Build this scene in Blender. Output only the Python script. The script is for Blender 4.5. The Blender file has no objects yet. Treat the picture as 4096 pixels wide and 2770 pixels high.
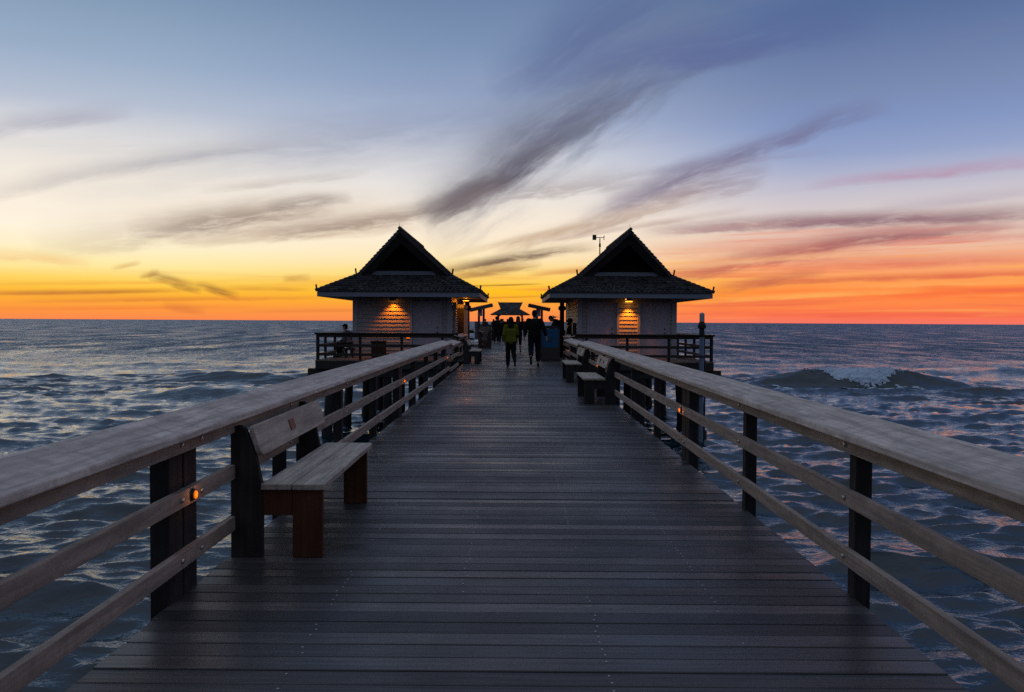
import bpy, bmesh, math, random
import numpy as np
from mathutils import Vector, Matrix, Euler
R = math.radians
PI = math.pi
rnd = random.Random(7)
SC = bpy.context.scene
COL = SC.collection

# ------------------------------------------------------------------ camera
CAM_H = 1.5
FPX, CX, CY = 3300.0, 2048.0, 1385.0
camd = bpy.data.cameras.new('camera')
cam = bpy.data.objects.new('camera', camd)
COL.objects.link(cam)
camd.sensor_width = 36.0
camd.lens = FPX / 4096.0 * 36.0
camd.clip_start = 0.05
camd.clip_end = 20000
cam.location = (0, 0, CAM_H)
PITCH, YAW, ROLL = R(1.72), R(0.17), R(0.335)
cam_rot = Matrix.Rotation(YAW, 3, 'Z') @ Matrix.Rotation(PI / 2 - PITCH, 3, 'X') @ Matrix.Rotation(ROLL, 3, 'Z')
cam.rotation_euler = cam_rot.to_euler()
SC.camera = cam

SC.view_settings.view_transform = 'Standard'
SC.view_settings.look = 'None'
SC.view_settings.exposure = 0.0
SC.view_settings.gamma = 1.0
SC.cycles.max_bounces = 6
SC.cycles.diffuse_bounces = 2
SC.cycles.glossy_bounces = 2
SC.cycles.sample_clamp_indirect = 1.5
SC.cycles.caustics_reflective = False
SC.cycles.caustics_refractive = False
SC.cycles.blur_glossy = 0.6
SC.cycles.use_denoising = False


def lin(c):
    return tuple(((v / 255.0) / 12.92 if v / 255.0 <= 0.04045 else ((v / 255.0 + 0.055) / 1.055) ** 2.4) for v in c) + (1.0,)


def azel(px, py):
    """direction (azimuth, elevation in degrees) of a place in the sky"""
    d = cam_rot @ Vector(((px - CX) / FPX, -(py - CY) / FPX, -1.0)).normalized()
    return math.degrees(math.atan2(d.x, d.y)), math.degrees(math.asin(d.z))


# ------------------------------------------------------------------ sky
class Sx:
    """a socket with arithmetic"""
    def __init__(s, nt, sock):
        s.nt, s.k = nt, sock

    def m(s, op, b=None, c=None, clamp=False):
        n = s.nt.nodes.new('ShaderNodeMath')
        n.operation = op
        n.use_clamp = clamp
        for i, v in enumerate((s, b, c)):
            if v is None:
                continue
            if isinstance(v, Sx):
                s.nt.links.new(v.k, n.inputs[i])
            else:
                n.inputs[i].default_value = v
        return Sx(s.nt, n.outputs[0])

    def __add__(s, o): return s.m('ADD', o)
    def __sub__(s, o): return s.m('SUBTRACT', o)
    def __mul__(s, o): return s.m('MULTIPLY', o)
    def __truediv__(s, o): return s.m('DIVIDE', o)

    def smooth(s, a, b, lo=0.0, hi=1.0):
        n = s.nt.nodes.new('ShaderNodeMapRange')
        n.interpolation_type = 'SMOOTHSTEP'
        s.nt.links.new(s.k, n.inputs[0])
        n.inputs[1].default_value = a
        n.inputs[2].default_value = b
        n.inputs[3].default_value = lo
        n.inputs[4].default_value = hi
        return Sx(s.nt, n.outputs[0])


def cvec(nt, x, y, z=0.0):
    n = nt.nodes.new('ShaderNodeCombineXYZ')
    for i, v in enumerate((x, y, z)):
        if isinstance(v, Sx):
            nt.links.new(v.k, n.inputs[i])
        else:
            n.inputs[i].default_value = v
    return Sx(nt, n.outputs[0])


def noise(nt, vec, scale=1.0, detail=3.0, rough=0.55, dist=0.0, color=False, dim='3D'):
    n = nt.nodes.new('ShaderNodeTexNoise')
    n.noise_dimensions = dim
    if vec is not None:
        nt.links.new(vec.k, n.inputs['Vector'])
    n.inputs['Scale'].default_value = scale
    n.inputs['Detail'].default_value = detail
    n.inputs['Roughness'].default_value = rough
    n.inputs['Distortion'].default_value = dist
    return Sx(nt, n.outputs['Color' if color else 'Fac'])


def mix(nt, f, a, b):
    n = nt.nodes.new('ShaderNodeMix')
    n.data_type = 'RGBA'
    n.clamp_factor = True
    for i, v in ((0, f), (6, a), (7, b)):
        if isinstance(v, Sx):
            nt.links.new(v.k, n.inputs[i])
        else:
            n.inputs[i].default_value = v
    return Sx(nt, n.outputs[2])


def ramp(nt, fac, stops, interp='LINEAR'):
    n = nt.nodes.new('ShaderNodeValToRGB')
    n.color_ramp.interpolation = interp
    e = n.color_ramp.elements
    while len(e) < len(stops):
        e.new(0.5)
    for i, (p, c) in enumerate(stops):
        e[i].position = p
        e[i].color = c
    nt.links.new(fac.k, n.inputs[0])
    return Sx(nt, n.outputs[0])


W = bpy.data.worlds.new('World')
SC.world = W
W.use_nodes = True
wt = W.node_tree
wt.nodes.clear()
w_out = wt.nodes.new('ShaderNodeOutputWorld')
w_bg = wt.nodes.new('ShaderNodeBackground')
wt.links.new(w_bg.outputs[0], w_out.inputs[0])
tc = wt.nodes.new('ShaderNodeTexCoord')
sep = wt.nodes.new('ShaderNodeSeparateXYZ')
wt.links.new(tc.outputs['Generated'], sep.inputs[0])
dx, dy, dz = (Sx(wt, sep.outputs[i]) for i in range(3))
az = dx.m('ARCTAN2', dy) * (180 / PI)
el = dz.m('ARCSINE') * (180 / PI)

EMAX = 60.0
ZEN = (126, 136, 156)
LEFT = [(0.0, (252, 138, 78)), (.6, (255, 152, 64)), (1.3, (255, 172, 52)), (2.0, (255, 198, 66)), (2.6, (255, 216, 106)), (3.3, (255, 234, 160)),
        (4.3, (255, 240, 196)), (5.6, (255, 244, 222)), (7.0, (252, 240, 222)), (9.1, (241, 233, 222)), (11.2, (220, 219, 220)),
        (13.2, (182, 192, 210)), (15.9, (154, 174, 200)), (18.6, (136, 159, 186)), (21.1, (116, 142, 174)), (30, (92, 116, 152)), (60, ZEN)]
MIDD = [(0.0, (250, 138, 78)), (.8, (255, 152, 68)), (1.5, (255, 178, 46)), (2.2, (255, 196, 34)), (3.2, (255, 216, 116)), (4.4, (254, 232, 186)),
        (5.8, (253, 236, 210)), (7.2, (247, 234, 216)), (9.3, (230, 226, 224)), (11.4, (206, 209, 219)), (13.5, (168, 180, 206)),
        (15.5, (144, 162, 195)), (18.1, (126, 148, 182)), (21.3, (110, 132, 168)), (30, (88, 110, 150)), (60, ZEN)]
RIGHT = [(0.0, (244, 118, 100)), (.5, (254, 118, 80)), (1.1, (255, 138, 74)), (2.1, (255, 136, 66)), (2.8, (255, 164, 88)), (3.7, (248, 162, 118)),
         (4.6, (240, 186, 154)), (5.2, (230, 194, 174)), (6.2, (226, 206, 194)), (7.1, (216, 204, 203)), (8.3, (200, 195, 206)), (9.6, (174, 179, 205)),
         (10.8, (148, 163, 201)), (12.7, (129, 149, 193)), (14.5, (122, 139, 178)), (17, (104, 124, 165)), (19.5, (86, 110, 154)), (30, (74, 98, 142)), (60, ZEN)]
BACK = [(0.0, (70, 74, 88)), (5, (82, 84, 98)), (12, (92, 98, 116)), (25, (108, 118, 138)), (60, ZEN)]
ef = (el / EMAX).m('MAXIMUM', 0.0).m('MINIMUM', 1.0)


def rmp(stops):
    return ramp(wt, ef, [(a / EMAX, lin(c)) for a, c in stops])


cl, cm, cr, cb = rmp(LEFT), rmp(MIDD), rmp(RIGHT), rmp(BACK)
sky = mix(wt, az.smooth(-26, -2), cl, cm)
sky = mix(wt, az.smooth(0, 21), sky, cr)

# wind-torn cirrus: each streak is a soft stroke in the sky, frayed by noise
wv = cvec(wt, az * 0.16, el * 0.30)
wn = noise(wt, wv, 1.0, 4.0, 0.55, 0.0, True)
wsep = wt.nodes.new('ShaderNodeSeparateColor')
wt.links.new(wn.k, wsep.inputs[0])
wx = (Sx(wt, wsep.outputs[0]) - 0.5)
wy = (Sx(wt, wsep.outputs[1]) - 0.5)
azw = az + wx * 3.2
elw = el + wy * 1.5

# general veil and streaks: stretched noise, drawn out along the wind
stv = cvec(wt, az * 0.035 - el * 0.02, el * 0.42 - az * 0.045)
st = noise(wt, stv, 1.0, 5.0, 0.6, 0.35)
lowv = cvec(wt, az * 0.055, el * 1.5 - az * 0.02, 3.7)
low = noise(wt, lowv, 1.0, 5.0, 0.6, 0.25)
lowband = el.smooth(0.0, 0.6) * (el - az.smooth(2, 16) * 3.0).smooth(4.2, 2.0)
sky = mix(wt, low.smooth(0.48, 0.68) * lowband * az.smooth(-20, 12, 0.36, 0.78), sky,
          mix(wt, az.smooth(-14, 12), lin((236, 150, 70)), lin((236, 108, 76))))
sky = mix(wt, low.smooth(0.46, 0.30) * lowband * az.smooth(2, 16, 0.1, 0.85), sky, lin((255, 176, 92)))
sky = mix(wt, st.smooth(0.52, 0.74) * el.smooth(5, 10) * 0.15, sky, mix(wt, az.smooth(0, 20), lin((150, 150, 165)), lin((140, 132, 168))))

STROKES = [
    # x0, y0, x1, y1, half width px, curve, strength, colour, fibre contrast
    (180, 965, 1600, 850, 74, 40, .50, (176, 150, 130), 1.1),
    (520, 930, 1300, 815, 50, 14, .72, (146, 128, 118), 1.0),
    (700, 965, 1660, 915, 24, -6, .46, (180, 150, 125), .7),
    (1080, 940, 1900, 800, 34, -14, .72, (146, 122, 112), .8),
    (1080, 825, 1400, 790, 26, 8, .62, (140, 124, 120), .9),
    (-200, 780, 1100, 575, 36, 24, .38, (158, 155, 162), .5),
    (200, 730, 2100, 510, 120, 30, .20, (150, 155, 172), .6),
    (900, 590, 2100, 440, 80, 14, .34, (122, 134, 166), .6),
    (-150, 525, 520, 435, 34, 10, .46, (150, 148, 170), .5),
    (1700, 890, 2900, 20, 190, 80, .55, (110, 119, 142), .7),
    (1740, 840, 2620, 300, 104, 50, .70, (102, 104, 124), .8),
    (1720, 850, 2260, 570, 46, 10, .85, (98, 93, 105), .85),
    (1690, 880, 2040, 700, 60, 0, .80, (110, 98, 100), 1.1),
    (2150, 290, 3500, 60, 84, 20, .58, (86, 98, 150), .6),
    (1980, 340, 2700, -120, 120, 10, .50, (82, 96, 144), .5),
    (1790, 815, 2660, 690, 44, 22, .50, (148, 136, 140), 1.1),
    (2340, 860, 3520, 410, 42, 46, .72, (112, 106, 138), .8),
    (2440, 810, 3060, 670, 56, 0, .60, (140, 124, 138), 1.1),
    (2000, 1000, 2820, 770, 36, -4, .62, (176, 146, 132), .8),
    (2780, 790, 3060, 720, 34, -20, .34, (158, 138, 142), 1.2),
    (1980, 1010, 2300, 905, 18, 0, .22, (200, 165, 125), .8),
    (3250, 740, 4250, 640, 24, 10, .55, (182, 138, 166), .6),
    (3500, 830, 4200, 760, 20, 0, .35, (168, 152, 170), .6),
    (2600, 915, 4400, 832, 30, 12, .95, (150, 116, 126), .7),
    (2620, 930, 3300, 885, 14, 0, .36, (190, 148, 145), .7),
    (2960, 1025, 4020, 890, 32, 12, .92, (160, 104, 108), .9),
    (2560, 1010, 3400, 960, 40, 0, .42, (224, 140, 116), .8),
    (2640, 1110, 3480, 985, 36, 14, .72, (186, 98, 88), .9),
    (2850, 1165, 3300, 1085, 24, 0, .55, (178, 96, 82), 1.0),
    (3200, 1060, 4200, 1030, 26, 0, .48, (216, 108, 88), .8),
    (3400, 1180, 4300, 1170, 22, 0, .45, (248, 104, 58), .8),
    (2700, 1235, 4200, 1250, 20, 0, .42, (246, 112, 72), .8),
    (1740, 1090, 2360, 985, 22, 10, .86, (112, 84, 72), .9),
    (1790, 1108, 2160, 1056, 24, 0, .66, (150, 98, 66), 1.0),
    (2120, 1100, 2500, 1066, 14, 0, .55, (206, 112, 50), .8),
    (1830, 1147, 2160, 1137, 4, 0, .70, (150, 84, 36), .3),
    (1840, 1196, 2220, 1184, 4, 0, .45, (190, 110, 40), .3),
    (600, 1100, 800, 1160, 20, 0, .85, (138, 88, 58), .9),
    (790, 1140, 950, 1188, 16, 0, .85, (142, 86, 56), .9),
    (560, 1110, 640, 1090, 12, 0, .6, (170, 110, 60), .9),
    (1130, 1118, 1240, 1112, 14, 0, .55, (178, 120, 62), .9),
    (-80, 1174, 720, 1164, 9, 0, .75, (186, 110, 54), .4),
    (-80, 1012, 360, 1052, 22, 0, .55, (244, 190, 126), .9),
    (450, 1075, 560, 1050, 10, 0, .5, (214, 160, 90), .8),
    (-80, 1136, 900, 1128, 7, 0, .5, (240, 170, 66), .5),
    (100, 1205, 1300, 1190, 9, 0, .7, (222, 132, 58), .7),
    (-80, 1236, 1000, 1228, 8, 0, .5, (240, 128, 62), .6),
    (1820, 1020, 2420, 880, 14, 6, .5, (190, 158, 128), .9),
    (2200, 960, 2960, 840, 12, 4, .5, (186, 158, 150), .9),
    (820, 760, 1460, 690, 16, 6, .42, (176, 164, 158), .9),
    (500, 660, 1300, 560, 14, 8, .34, (160, 162, 176), .9),
    (2500, 700, 3300, 600, 16, 8, .40, (146, 142, 166), .9),
    (2050, 560, 2700, 330, 18, 10, .45, (106, 110, 138), .9),
    (2300, 420, 3100, 190, 22, 14, .42, (98, 108, 146), .9),
    (3300, 935, 4300, 896, 13, 4, .62, (196, 140, 136), .8),
    (3450, 975, 4400, 930, 13, 4, .60, (212, 140, 128), .8),
    (2900, 1140, 3900, 1100, 12, 4, .62, (206, 96, 74), .8),
    (3500, 1120, 4400, 1080, 13, 4, .60, (222, 98, 76), .8),
    (2800, 1206, 3700, 1160, 12, 4, .62, (255, 186, 96), .8),
    (3300, 1150, 4200, 1128, 10, 2, .60, (255, 176, 96), .8),
    (2700, 1070, 3500, 1010, 14, 6, .60, (250, 190, 140), .8),
    (3000, 1260, 4300, 1262, 10, 0, .55, (236, 96, 74), .7),
    (1000, 1248, 1800, 1236, 7, 0, .5, (226, 126, 60), .6),
    (900, 1150, 1240, 1160, 10, 0, .6, (214, 140, 60), .8),
    (650, 1222, 820, 1250, 18, 0, .5, (214, 120, 60), .9),
]
# a handful of fibre fields, each combed along its own direction, shared by the streaks
FIBS = {}


def fibre(angle, fine):
    key = (min((-12, 0, 8, 18, 32, 48), key=lambda q: abs(q - angle)), fine)
    if key not in FIBS:
        t_ = R(key[0])
        aw_, ew_ = az + wx * 1.6, el + wy * 0.9
        al = aw_ * math.cos(t_) + ew_ * math.sin(t_)
        ac_ = ew_ * math.cos(t_) - aw_ * math.sin(t_)
        fa, fc = (0.34, 1.9) if fine else (0.16, 0.85)
        FIBS[key] = noise(wt, cvec(wt, al * fa, ac_ * fc, 5.0 + key[0]), 1.0, 6.0, 0.66, 0.22)
    return FIBS[key]


for i, (x0, y0, x1, y1, hw, cv, stren, c, fib) in enumerate(STROKES):
    a0, e0 = azel(x0, y0)
    a1, e1 = azel(x1, y1)
    L = math.hypot(a1 - a0, e1 - e0) * 1.08
    ux, uy = (a1 - a0) / L * 1.08, (e1 - e0) / L * 1.08
    ac, ec = (a0 + a1) / 2, (e0 + e1) / 2
    wd = hw * 0.0172
    wrp = min(1.0, wd / 0.9)
    pa = (az + wx * (2.4 * wrp)) - ac
    pe = (el + wy * ((1.5 if max(e0, e1) > 9 else .7) * wrp)) - ec
    t = (pa * ux + pe * uy) * (2 / L)
    s = (pe * ux - pa * uy) * (1 / wd)
    t2 = t * t
    if cv:
        s = s + t2 * (cv * 0.0172 / wd) - (cv * 0.0172 / wd) * 0.5
    n = fibre(math.degrees(math.atan2(uy, ux)), hw < 60)
    # a firmer lower edge and a torn, fading upper one
    s_ = s + (n - 0.5) * (1.6 * fib)
    lo_edge = s_.smooth(-1.25, -0.25)
    up_edge = s_.smooth(1.75, -0.15)
    ends = (t2 * -1.0 + 1.0).m('MAXIMUM', 0.0).m('POWER', 0.75)
    msk = lo_edge * up_edge * ends * n.smooth(0.22, 0.62, 1.0 - 0.75 * min(fib, 1.0), 1.15) * (stren * 0.95)
    sky = mix(wt, msk, sky, lin(c))

aab = az.m('ABSOLUTE')
sky = mix(wt, aab.smooth(36, 105), sky, cb)
wt.links.new(sky.k, w_bg.inputs[0])
w_bg.inputs[1].default_value = 1.0

# the sun itself is already under the horizon: the bright western sky is the only daylight left
W.cycles.sampling_method = 'MANUAL'
W.cycles.sample_map_resolution = 512


# ------------------------------------------------------------------ materials
def new_mat(name):
    m = bpy.data.materials.new(name)
    m.use_nodes = True
    nt = m.node_tree
    p = nt.nodes['Principled BSDF']
    return m, nt, p


def coord(nt, kind='Object'):
    n = nt.nodes.new('ShaderNodeTexCoord')
    return Sx(nt, n.outputs[kind])


def mapping(nt, v, scale=(1, 1, 1), rot=(0, 0, 0), loc=(0, 0, 0)):
    n = nt.nodes.new('ShaderNodeMapping')
    n.inputs['Scale'].default_value = scale
    n.inputs['Rotation'].default_value = rot
    n.inputs['Location'].default_value = loc
    nt.links.new(v.k, n.inputs[0])
    return Sx(nt, n.outputs[0])


def bump(nt, p, h, strength=0.3, dist=0.01):
    b = nt.nodes.new('ShaderNodeBump')
    b.inputs['Strength'].default_value = strength
    b.inputs['Distance'].default_value = dist
    nt.links.new(h.k, b.inputs['Height'])
    nt.links.new(b.outputs[0], p.inputs['Normal'])


def gray(c, k):
    return tuple(min(1.0, v * k) for v in c[:3]) + (1.0,)


def wood(name, c, axis='Y', rough=0.75, spec=0.3, contrast=0.35, stain=None, saw=0.0):
    """weathered timber; c is a linear base colour, grain runs along axis"""
    m, nt, p = new_mat(name)
    g = {'X': (0.9, 16, 16), 'Y': (16, 0.9, 16), 'Z': (16, 16, 0.9)}[axis]
    co = coord(nt)
    n1 = noise(nt, mapping(nt, co, g), 1.6, 5, 0.65, 0.6)
    n2 = noise(nt, mapping(nt, co, tuple(v ** 0.5 for v in g)), 1.3, 4, 0.6, 0.3)
    col = mix(nt, n1.smooth(0.3, 0.7), gray(c, 1 - contrast), gray(c, 1 + contrast))
    col = mix(nt, n2.smooth(0.35, 0.75) * 0.55, col, gray(c, 1 - 0.9 * contrast) if stain is None else stain)
    n3 = noise(nt, co, 13, 5, .7, .3)
    col = mix(nt, n3.smooth(.46, .66) * .42, col, gray(c, 1 - 1.3 * contrast))
    col = mix(nt, n3.smooth(.42, .30) * .30, col, gray(c, 1 + .8 * contrast))
    n4 = noise(nt, co, 3.1, 4, .65, .5)
    col = mix(nt, n4.smooth(.48, .72) * .40, col, gray(c, 1 - 1.5 * contrast))
    h = n1 * .6 + n3 * .6
    if saw:
        q = noise(nt, mapping(nt, co, {'Y': (2.2, 8, 3), 'X': (8, 2.2, 3), 'Z': (3, 3, 8)}[axis], (0, 0, 0.35)), 1.0, 4, 0.65, 0.2)
        col = mix(nt, q.smooth(0.54, 0.68) * saw, col, gray(c, 0.62))
    nt.links.new(col.k, p.inputs['Base Color'])
    p.inputs['Roughness'].default_value = rough
    p.inputs['Specular IOR Level'].default_value = spec
    bump(nt, p, h, 0.35, 0.004)
    return m


def plain(name, c, rough=0.6, spec=0.4, metal=0.0, var=0.12, scale=9.0):
    m, nt, p = new_mat(name)
    n = noise(nt, coord(nt), scale, 4, 0.6, 0.2)
    col = mix(nt, n, gray(c, 1 - var), gray(c, 1 + var))
    nt.links.new(col.k, p.inputs['Base Color'])
    p.inputs['Roughness'].default_value = rough
    p.inputs['Specular IOR Level'].default_value = spec
    p.inputs['Metallic'].default_value = metal
    return m


def glow(name, c, strength):
    m, nt, p = new_mat(name)
    n = noise(nt, coord(nt), 40, 2, 0.5)
    col = mix(nt, n, gray(c, 0.9), c)
    nt.links.new(col.k, p.inputs['Emission Color'])
    p.inputs['Base Color'].default_value = c
    p.inputs['Emission Strength'].default_value = strength
    return m


M = {}
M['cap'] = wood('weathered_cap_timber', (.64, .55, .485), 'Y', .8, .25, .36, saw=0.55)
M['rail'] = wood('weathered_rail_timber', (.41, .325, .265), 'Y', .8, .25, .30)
M['railx_shaded'] = wood('shaded_cross_rail_timber', (.055, .043, .036), 'X', .8, .25, .30)  # shade of rails facing away from the bright sky, put into the colour
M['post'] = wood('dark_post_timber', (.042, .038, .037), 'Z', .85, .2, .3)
M['pile'] = wood('wet_pile_timber', (.035, .033, .032), 'Z', .7, .3, .4)
M['bench'] = wood('bench_plank_timber', (.56, .475, .39), 'Y', .7, .3, .3, stain=(.16, .13, .11, 1))
M['benchside_lit'] = wood('amber_lit_side_timber', (.11, .042, .022), 'Z', .8, .25, .3)  # the red is amber deck-light glow put into the timber colour
M['floor'] = wood('platform_floor_timber', (.22, .17, .13), 'X', .7, .3, .3)
M['beam'] = wood('platform_beam_timber', (.06, .055, .05), 'X', .85, .2, .3)
M['steel'] = plain('bolt_steel', (.55, .53, .5), .35, .5, .8)
M['white'] = plain('white_paint', (.40, .42, .46), .55, .3, 0, .07, 5)
M['siding'] = plain('painted_siding', (.38, .36, .355), .6, .3, 0, .08, 4)
M['door'] = plain('door_paint', (.41, .41, .48), .45, .35, 0, .06, 3)
M['dark'] = plain('dark_metal', (.03, .03, .032), .5, .4)
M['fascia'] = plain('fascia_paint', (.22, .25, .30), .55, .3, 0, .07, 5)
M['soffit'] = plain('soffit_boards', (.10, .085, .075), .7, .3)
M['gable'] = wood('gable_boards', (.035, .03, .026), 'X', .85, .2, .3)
M['amber'] = glow('amber_lens', (1.0, .20, .006, 1), .85)
M['bulb'] = glow('sodium_bulb', (1.0, .36, .03, 1), 3.0)
M['skin'] = plain('skin', (.42, .25, .18), .5, .4)
M['shoe'] = plain('shoe_leather', (.02, .018, .018), .6, .3)
M['eye'] = plain('eye_dark', (.02, .015, .012), .3, .5)
M['lip'] = plain('lip_skin', (.30, .13, .11), .5, .4)


def shingle_mat():
    m, nt, p = new_mat('weathered_shingle')
    co = coord(nt)
    n1 = noise(nt, mapping(nt, co, (6, 6, 6)), 1.2, 4, 0.6, 0.2)
    n2 = noise(nt, mapping(nt, co, (0.8, 0.8, 0.8)), 1.2, 3, 0.6)
    gi = nt.nodes.new('ShaderNodeNewGeometry')
    ri = Sx(nt, gi.outputs['Random Per Island'])
    col = mix(nt, ri, (.034, .034, .037, 1), (.135, .132, .135, 1))
    col = mix(nt, n1.smooth(.4, .7) * 0.5, col, (.022, .021, .02, 1))
    col = mix(nt, n2.smooth(.5, .7) * 0.4, col, (.035, .04, .035, 1))
    nt.links.new(col.k, p.inputs['Base Color'])
    p.inputs['Roughness'].default_value = .8
    p.inputs['Specular IOR Level'].default_value = .25
    bump(nt, p, n1, .4, .01)
    return m


M['shingle'] = shingle_mat()
PITCHB = 0.1425


def deck_mat():
    m, nt, p = new_mat('worn_deck_boards')
    gi = nt.nodes.new('ShaderNodeNewGeometry')
    ri = Sx(nt, gi.outputs['Random Per Island'])
    co = coord(nt)
    g = noise(nt, mapping(nt, co, (1.1, 26, 20)), 1.4, 5, .65, .5)
    blot = noise(nt, mapping(nt, co, (.7, .5, 1)), 1.0, 4, .6, .2)
    worn = noise(nt, mapping(nt, co, (.5, 2.2, 1)), 1.4, 4, .6, .2)
    col = mix(nt, ri, (.034, .033, .035, 1), (.135, .126, .122, 1))
    fine = noise(nt, mapping(nt, co, (6, 40, 20)), 2.0, 4, .7, .2)
    col = mix(nt, fine.smooth(.5, .72) * .5, col, (.10, .09, .08, 1))
    col = mix(nt, g.smooth(.3, .7) * .6, col, (.028, .027, .028, 1))
    col = mix(nt, blot.smooth(.45, .7) * .45, col, (.032, .031, .032, 1))
    col = mix(nt, worn.smooth(.55, .75) * .35, col, (.085, .076, .068, 1))
    nt.links.new(col.k, p.inputs['Base Color'])
    rr = blot.smooth(.3, .7, .22, .38) + g * .12 + (ri * 7.31).m('FRACT') * .22
    nt.links.new(rr.k, p.inputs['Roughness'])
    p.inputs['Specular IOR Level'].default_value = .3
    bump(nt, p, g, .3, .003)
    return m


M['deck'] = deck_mat()


def sea_mat():
    m, nt, p = new_mat('sea_water')
    co = coord(nt)
    n1 = noise(nt, mapping(nt, co, (1.0, 1.9, 1)), 1.5, 4, .62, .5)
    n2 = noise(nt, mapping(nt, co, (1.0, 1.6, 1), (0, 0, .4)), 5.5, 3, .6, .3)
    big = noise(nt, mapping(nt, co, (.03, .06, 1)), 1.0, 3, .6)
    col = mix(nt, big, (.001, .014, .021, 1), (.004, .026, .034, 1))
    nt.links.new(col.k, p.inputs['Base Color'])
    p.inputs['Roughness'].default_value = .035
    p.inputs['IOR'].default_value = 1.72
    h = n1 * 0.05 + n2 * 0.012
    b = nt.nodes.new('ShaderNodeBump')
    b.inputs['Strength'].default_value = 1.0
    b.inputs['Distance'].default_value = 1.0
    nt.links.new(h.k, b.inputs['Height'])
    # wind ripples finer than the mesh: a slope of their own at every spot of the water
    ra = noise(nt, mapping(nt, co, (1.0, 1.5, 1), (0, 0, .2)), 2.3, 4, .7, 0, True)
    sub = nt.nodes.new('ShaderNodeVectorMath')
    sub.operation = 'SUBTRACT'
    nt.links.new(ra.k, sub.inputs[0])
    sub.inputs[1].default_value = (.5, .5, .5)
    mul = nt.nodes.new('ShaderNodeVectorMath')
    mul.operation = 'MULTIPLY'
    nt.links.new(sub.outputs[0], mul.inputs[0])
    # far out the mesh no longer carries the chop, so the water there takes it as slope, leaning to the shore like the waves do
    sp_ = nt.nodes.new('ShaderNodeSeparateXYZ')
    nt.links.new(co.k, sp_.inputs[0])
    far = Sx(nt, sp_.outputs[1]).smooth(34, 150)
    patch = noise(nt, mapping(nt, co, (.16, .035, 1), (0, 0, .05)), 1.0, 5, .65, .3)
    lean = far * ((patch - .5) * .8 - .25) - .004
    kx_ = far * .6 + .02
    ky_ = far * 1.0 + .02
    nt.links.new(cvec(nt, kx_, ky_, 0.0).k, mul.inputs[1])
    ad2 = nt.nodes.new('ShaderNodeVectorMath')
    ad2.operation = 'ADD'
    nt.links.new(mul.outputs[0], ad2.inputs[0])
    nt.links.new(cvec(nt, 0.0, lean, 0.0).k, ad2.inputs[1])
    add = nt.nodes.new('ShaderNodeVectorMath')
    add.operation = 'ADD'
    nt.links.new(b.outputs[0], add.inputs[0])
    nt.links.new(ad2.outputs[0], add.inputs[1])
    nrm = nt.nodes.new('ShaderNodeVectorMath')
    nrm.operation = 'NORMALIZE'
    nt.links.new(add.outputs[0], nrm.inputs[0])
    nt.links.new(nrm.outputs[0], p.inputs['Normal'])
    return m


M['sea'] = sea_mat()


def foam_mat():
    m, nt, p = new_mat('sea_foam')
    n1 = noise(nt, coord(nt), 2.6, 5, .65, .4)
    col = mix(nt, n1, (.42, .58, .76, 1), (.80, .88, .94, 1))
    nt.links.new(col.k, p.inputs['Base Color'])
    p.inputs['Roughness'].default_value = .8
    bump(nt, p, n1, .8, .08)
    return m


M['foam'] = foam_mat()

_cl = {}


def cloth(c):
    k = tuple(round(v, 4) for v in c[:3])
    if k not in _cl:
        m, nt, p = new_mat('cloth')
        co = coord(nt)
        n = noise(nt, co, 22, 3, .6, .2)
        n2 = noise(nt, mapping(nt, co, (5, 5, 2)), 1.5, 3, .6, .6)
        col = mix(nt, n, gray(k, .8), gray(k, 1.2))
        nt.links.new(col.k, p.inputs['Base Color'])
        p.inputs['Roughness'].default_value = .9
        p.inputs['Specular IOR Level'].default_value = .15
        bump(nt, p, n2, .6, .03)
        _cl[k] = m
    return _cl[k]


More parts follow.
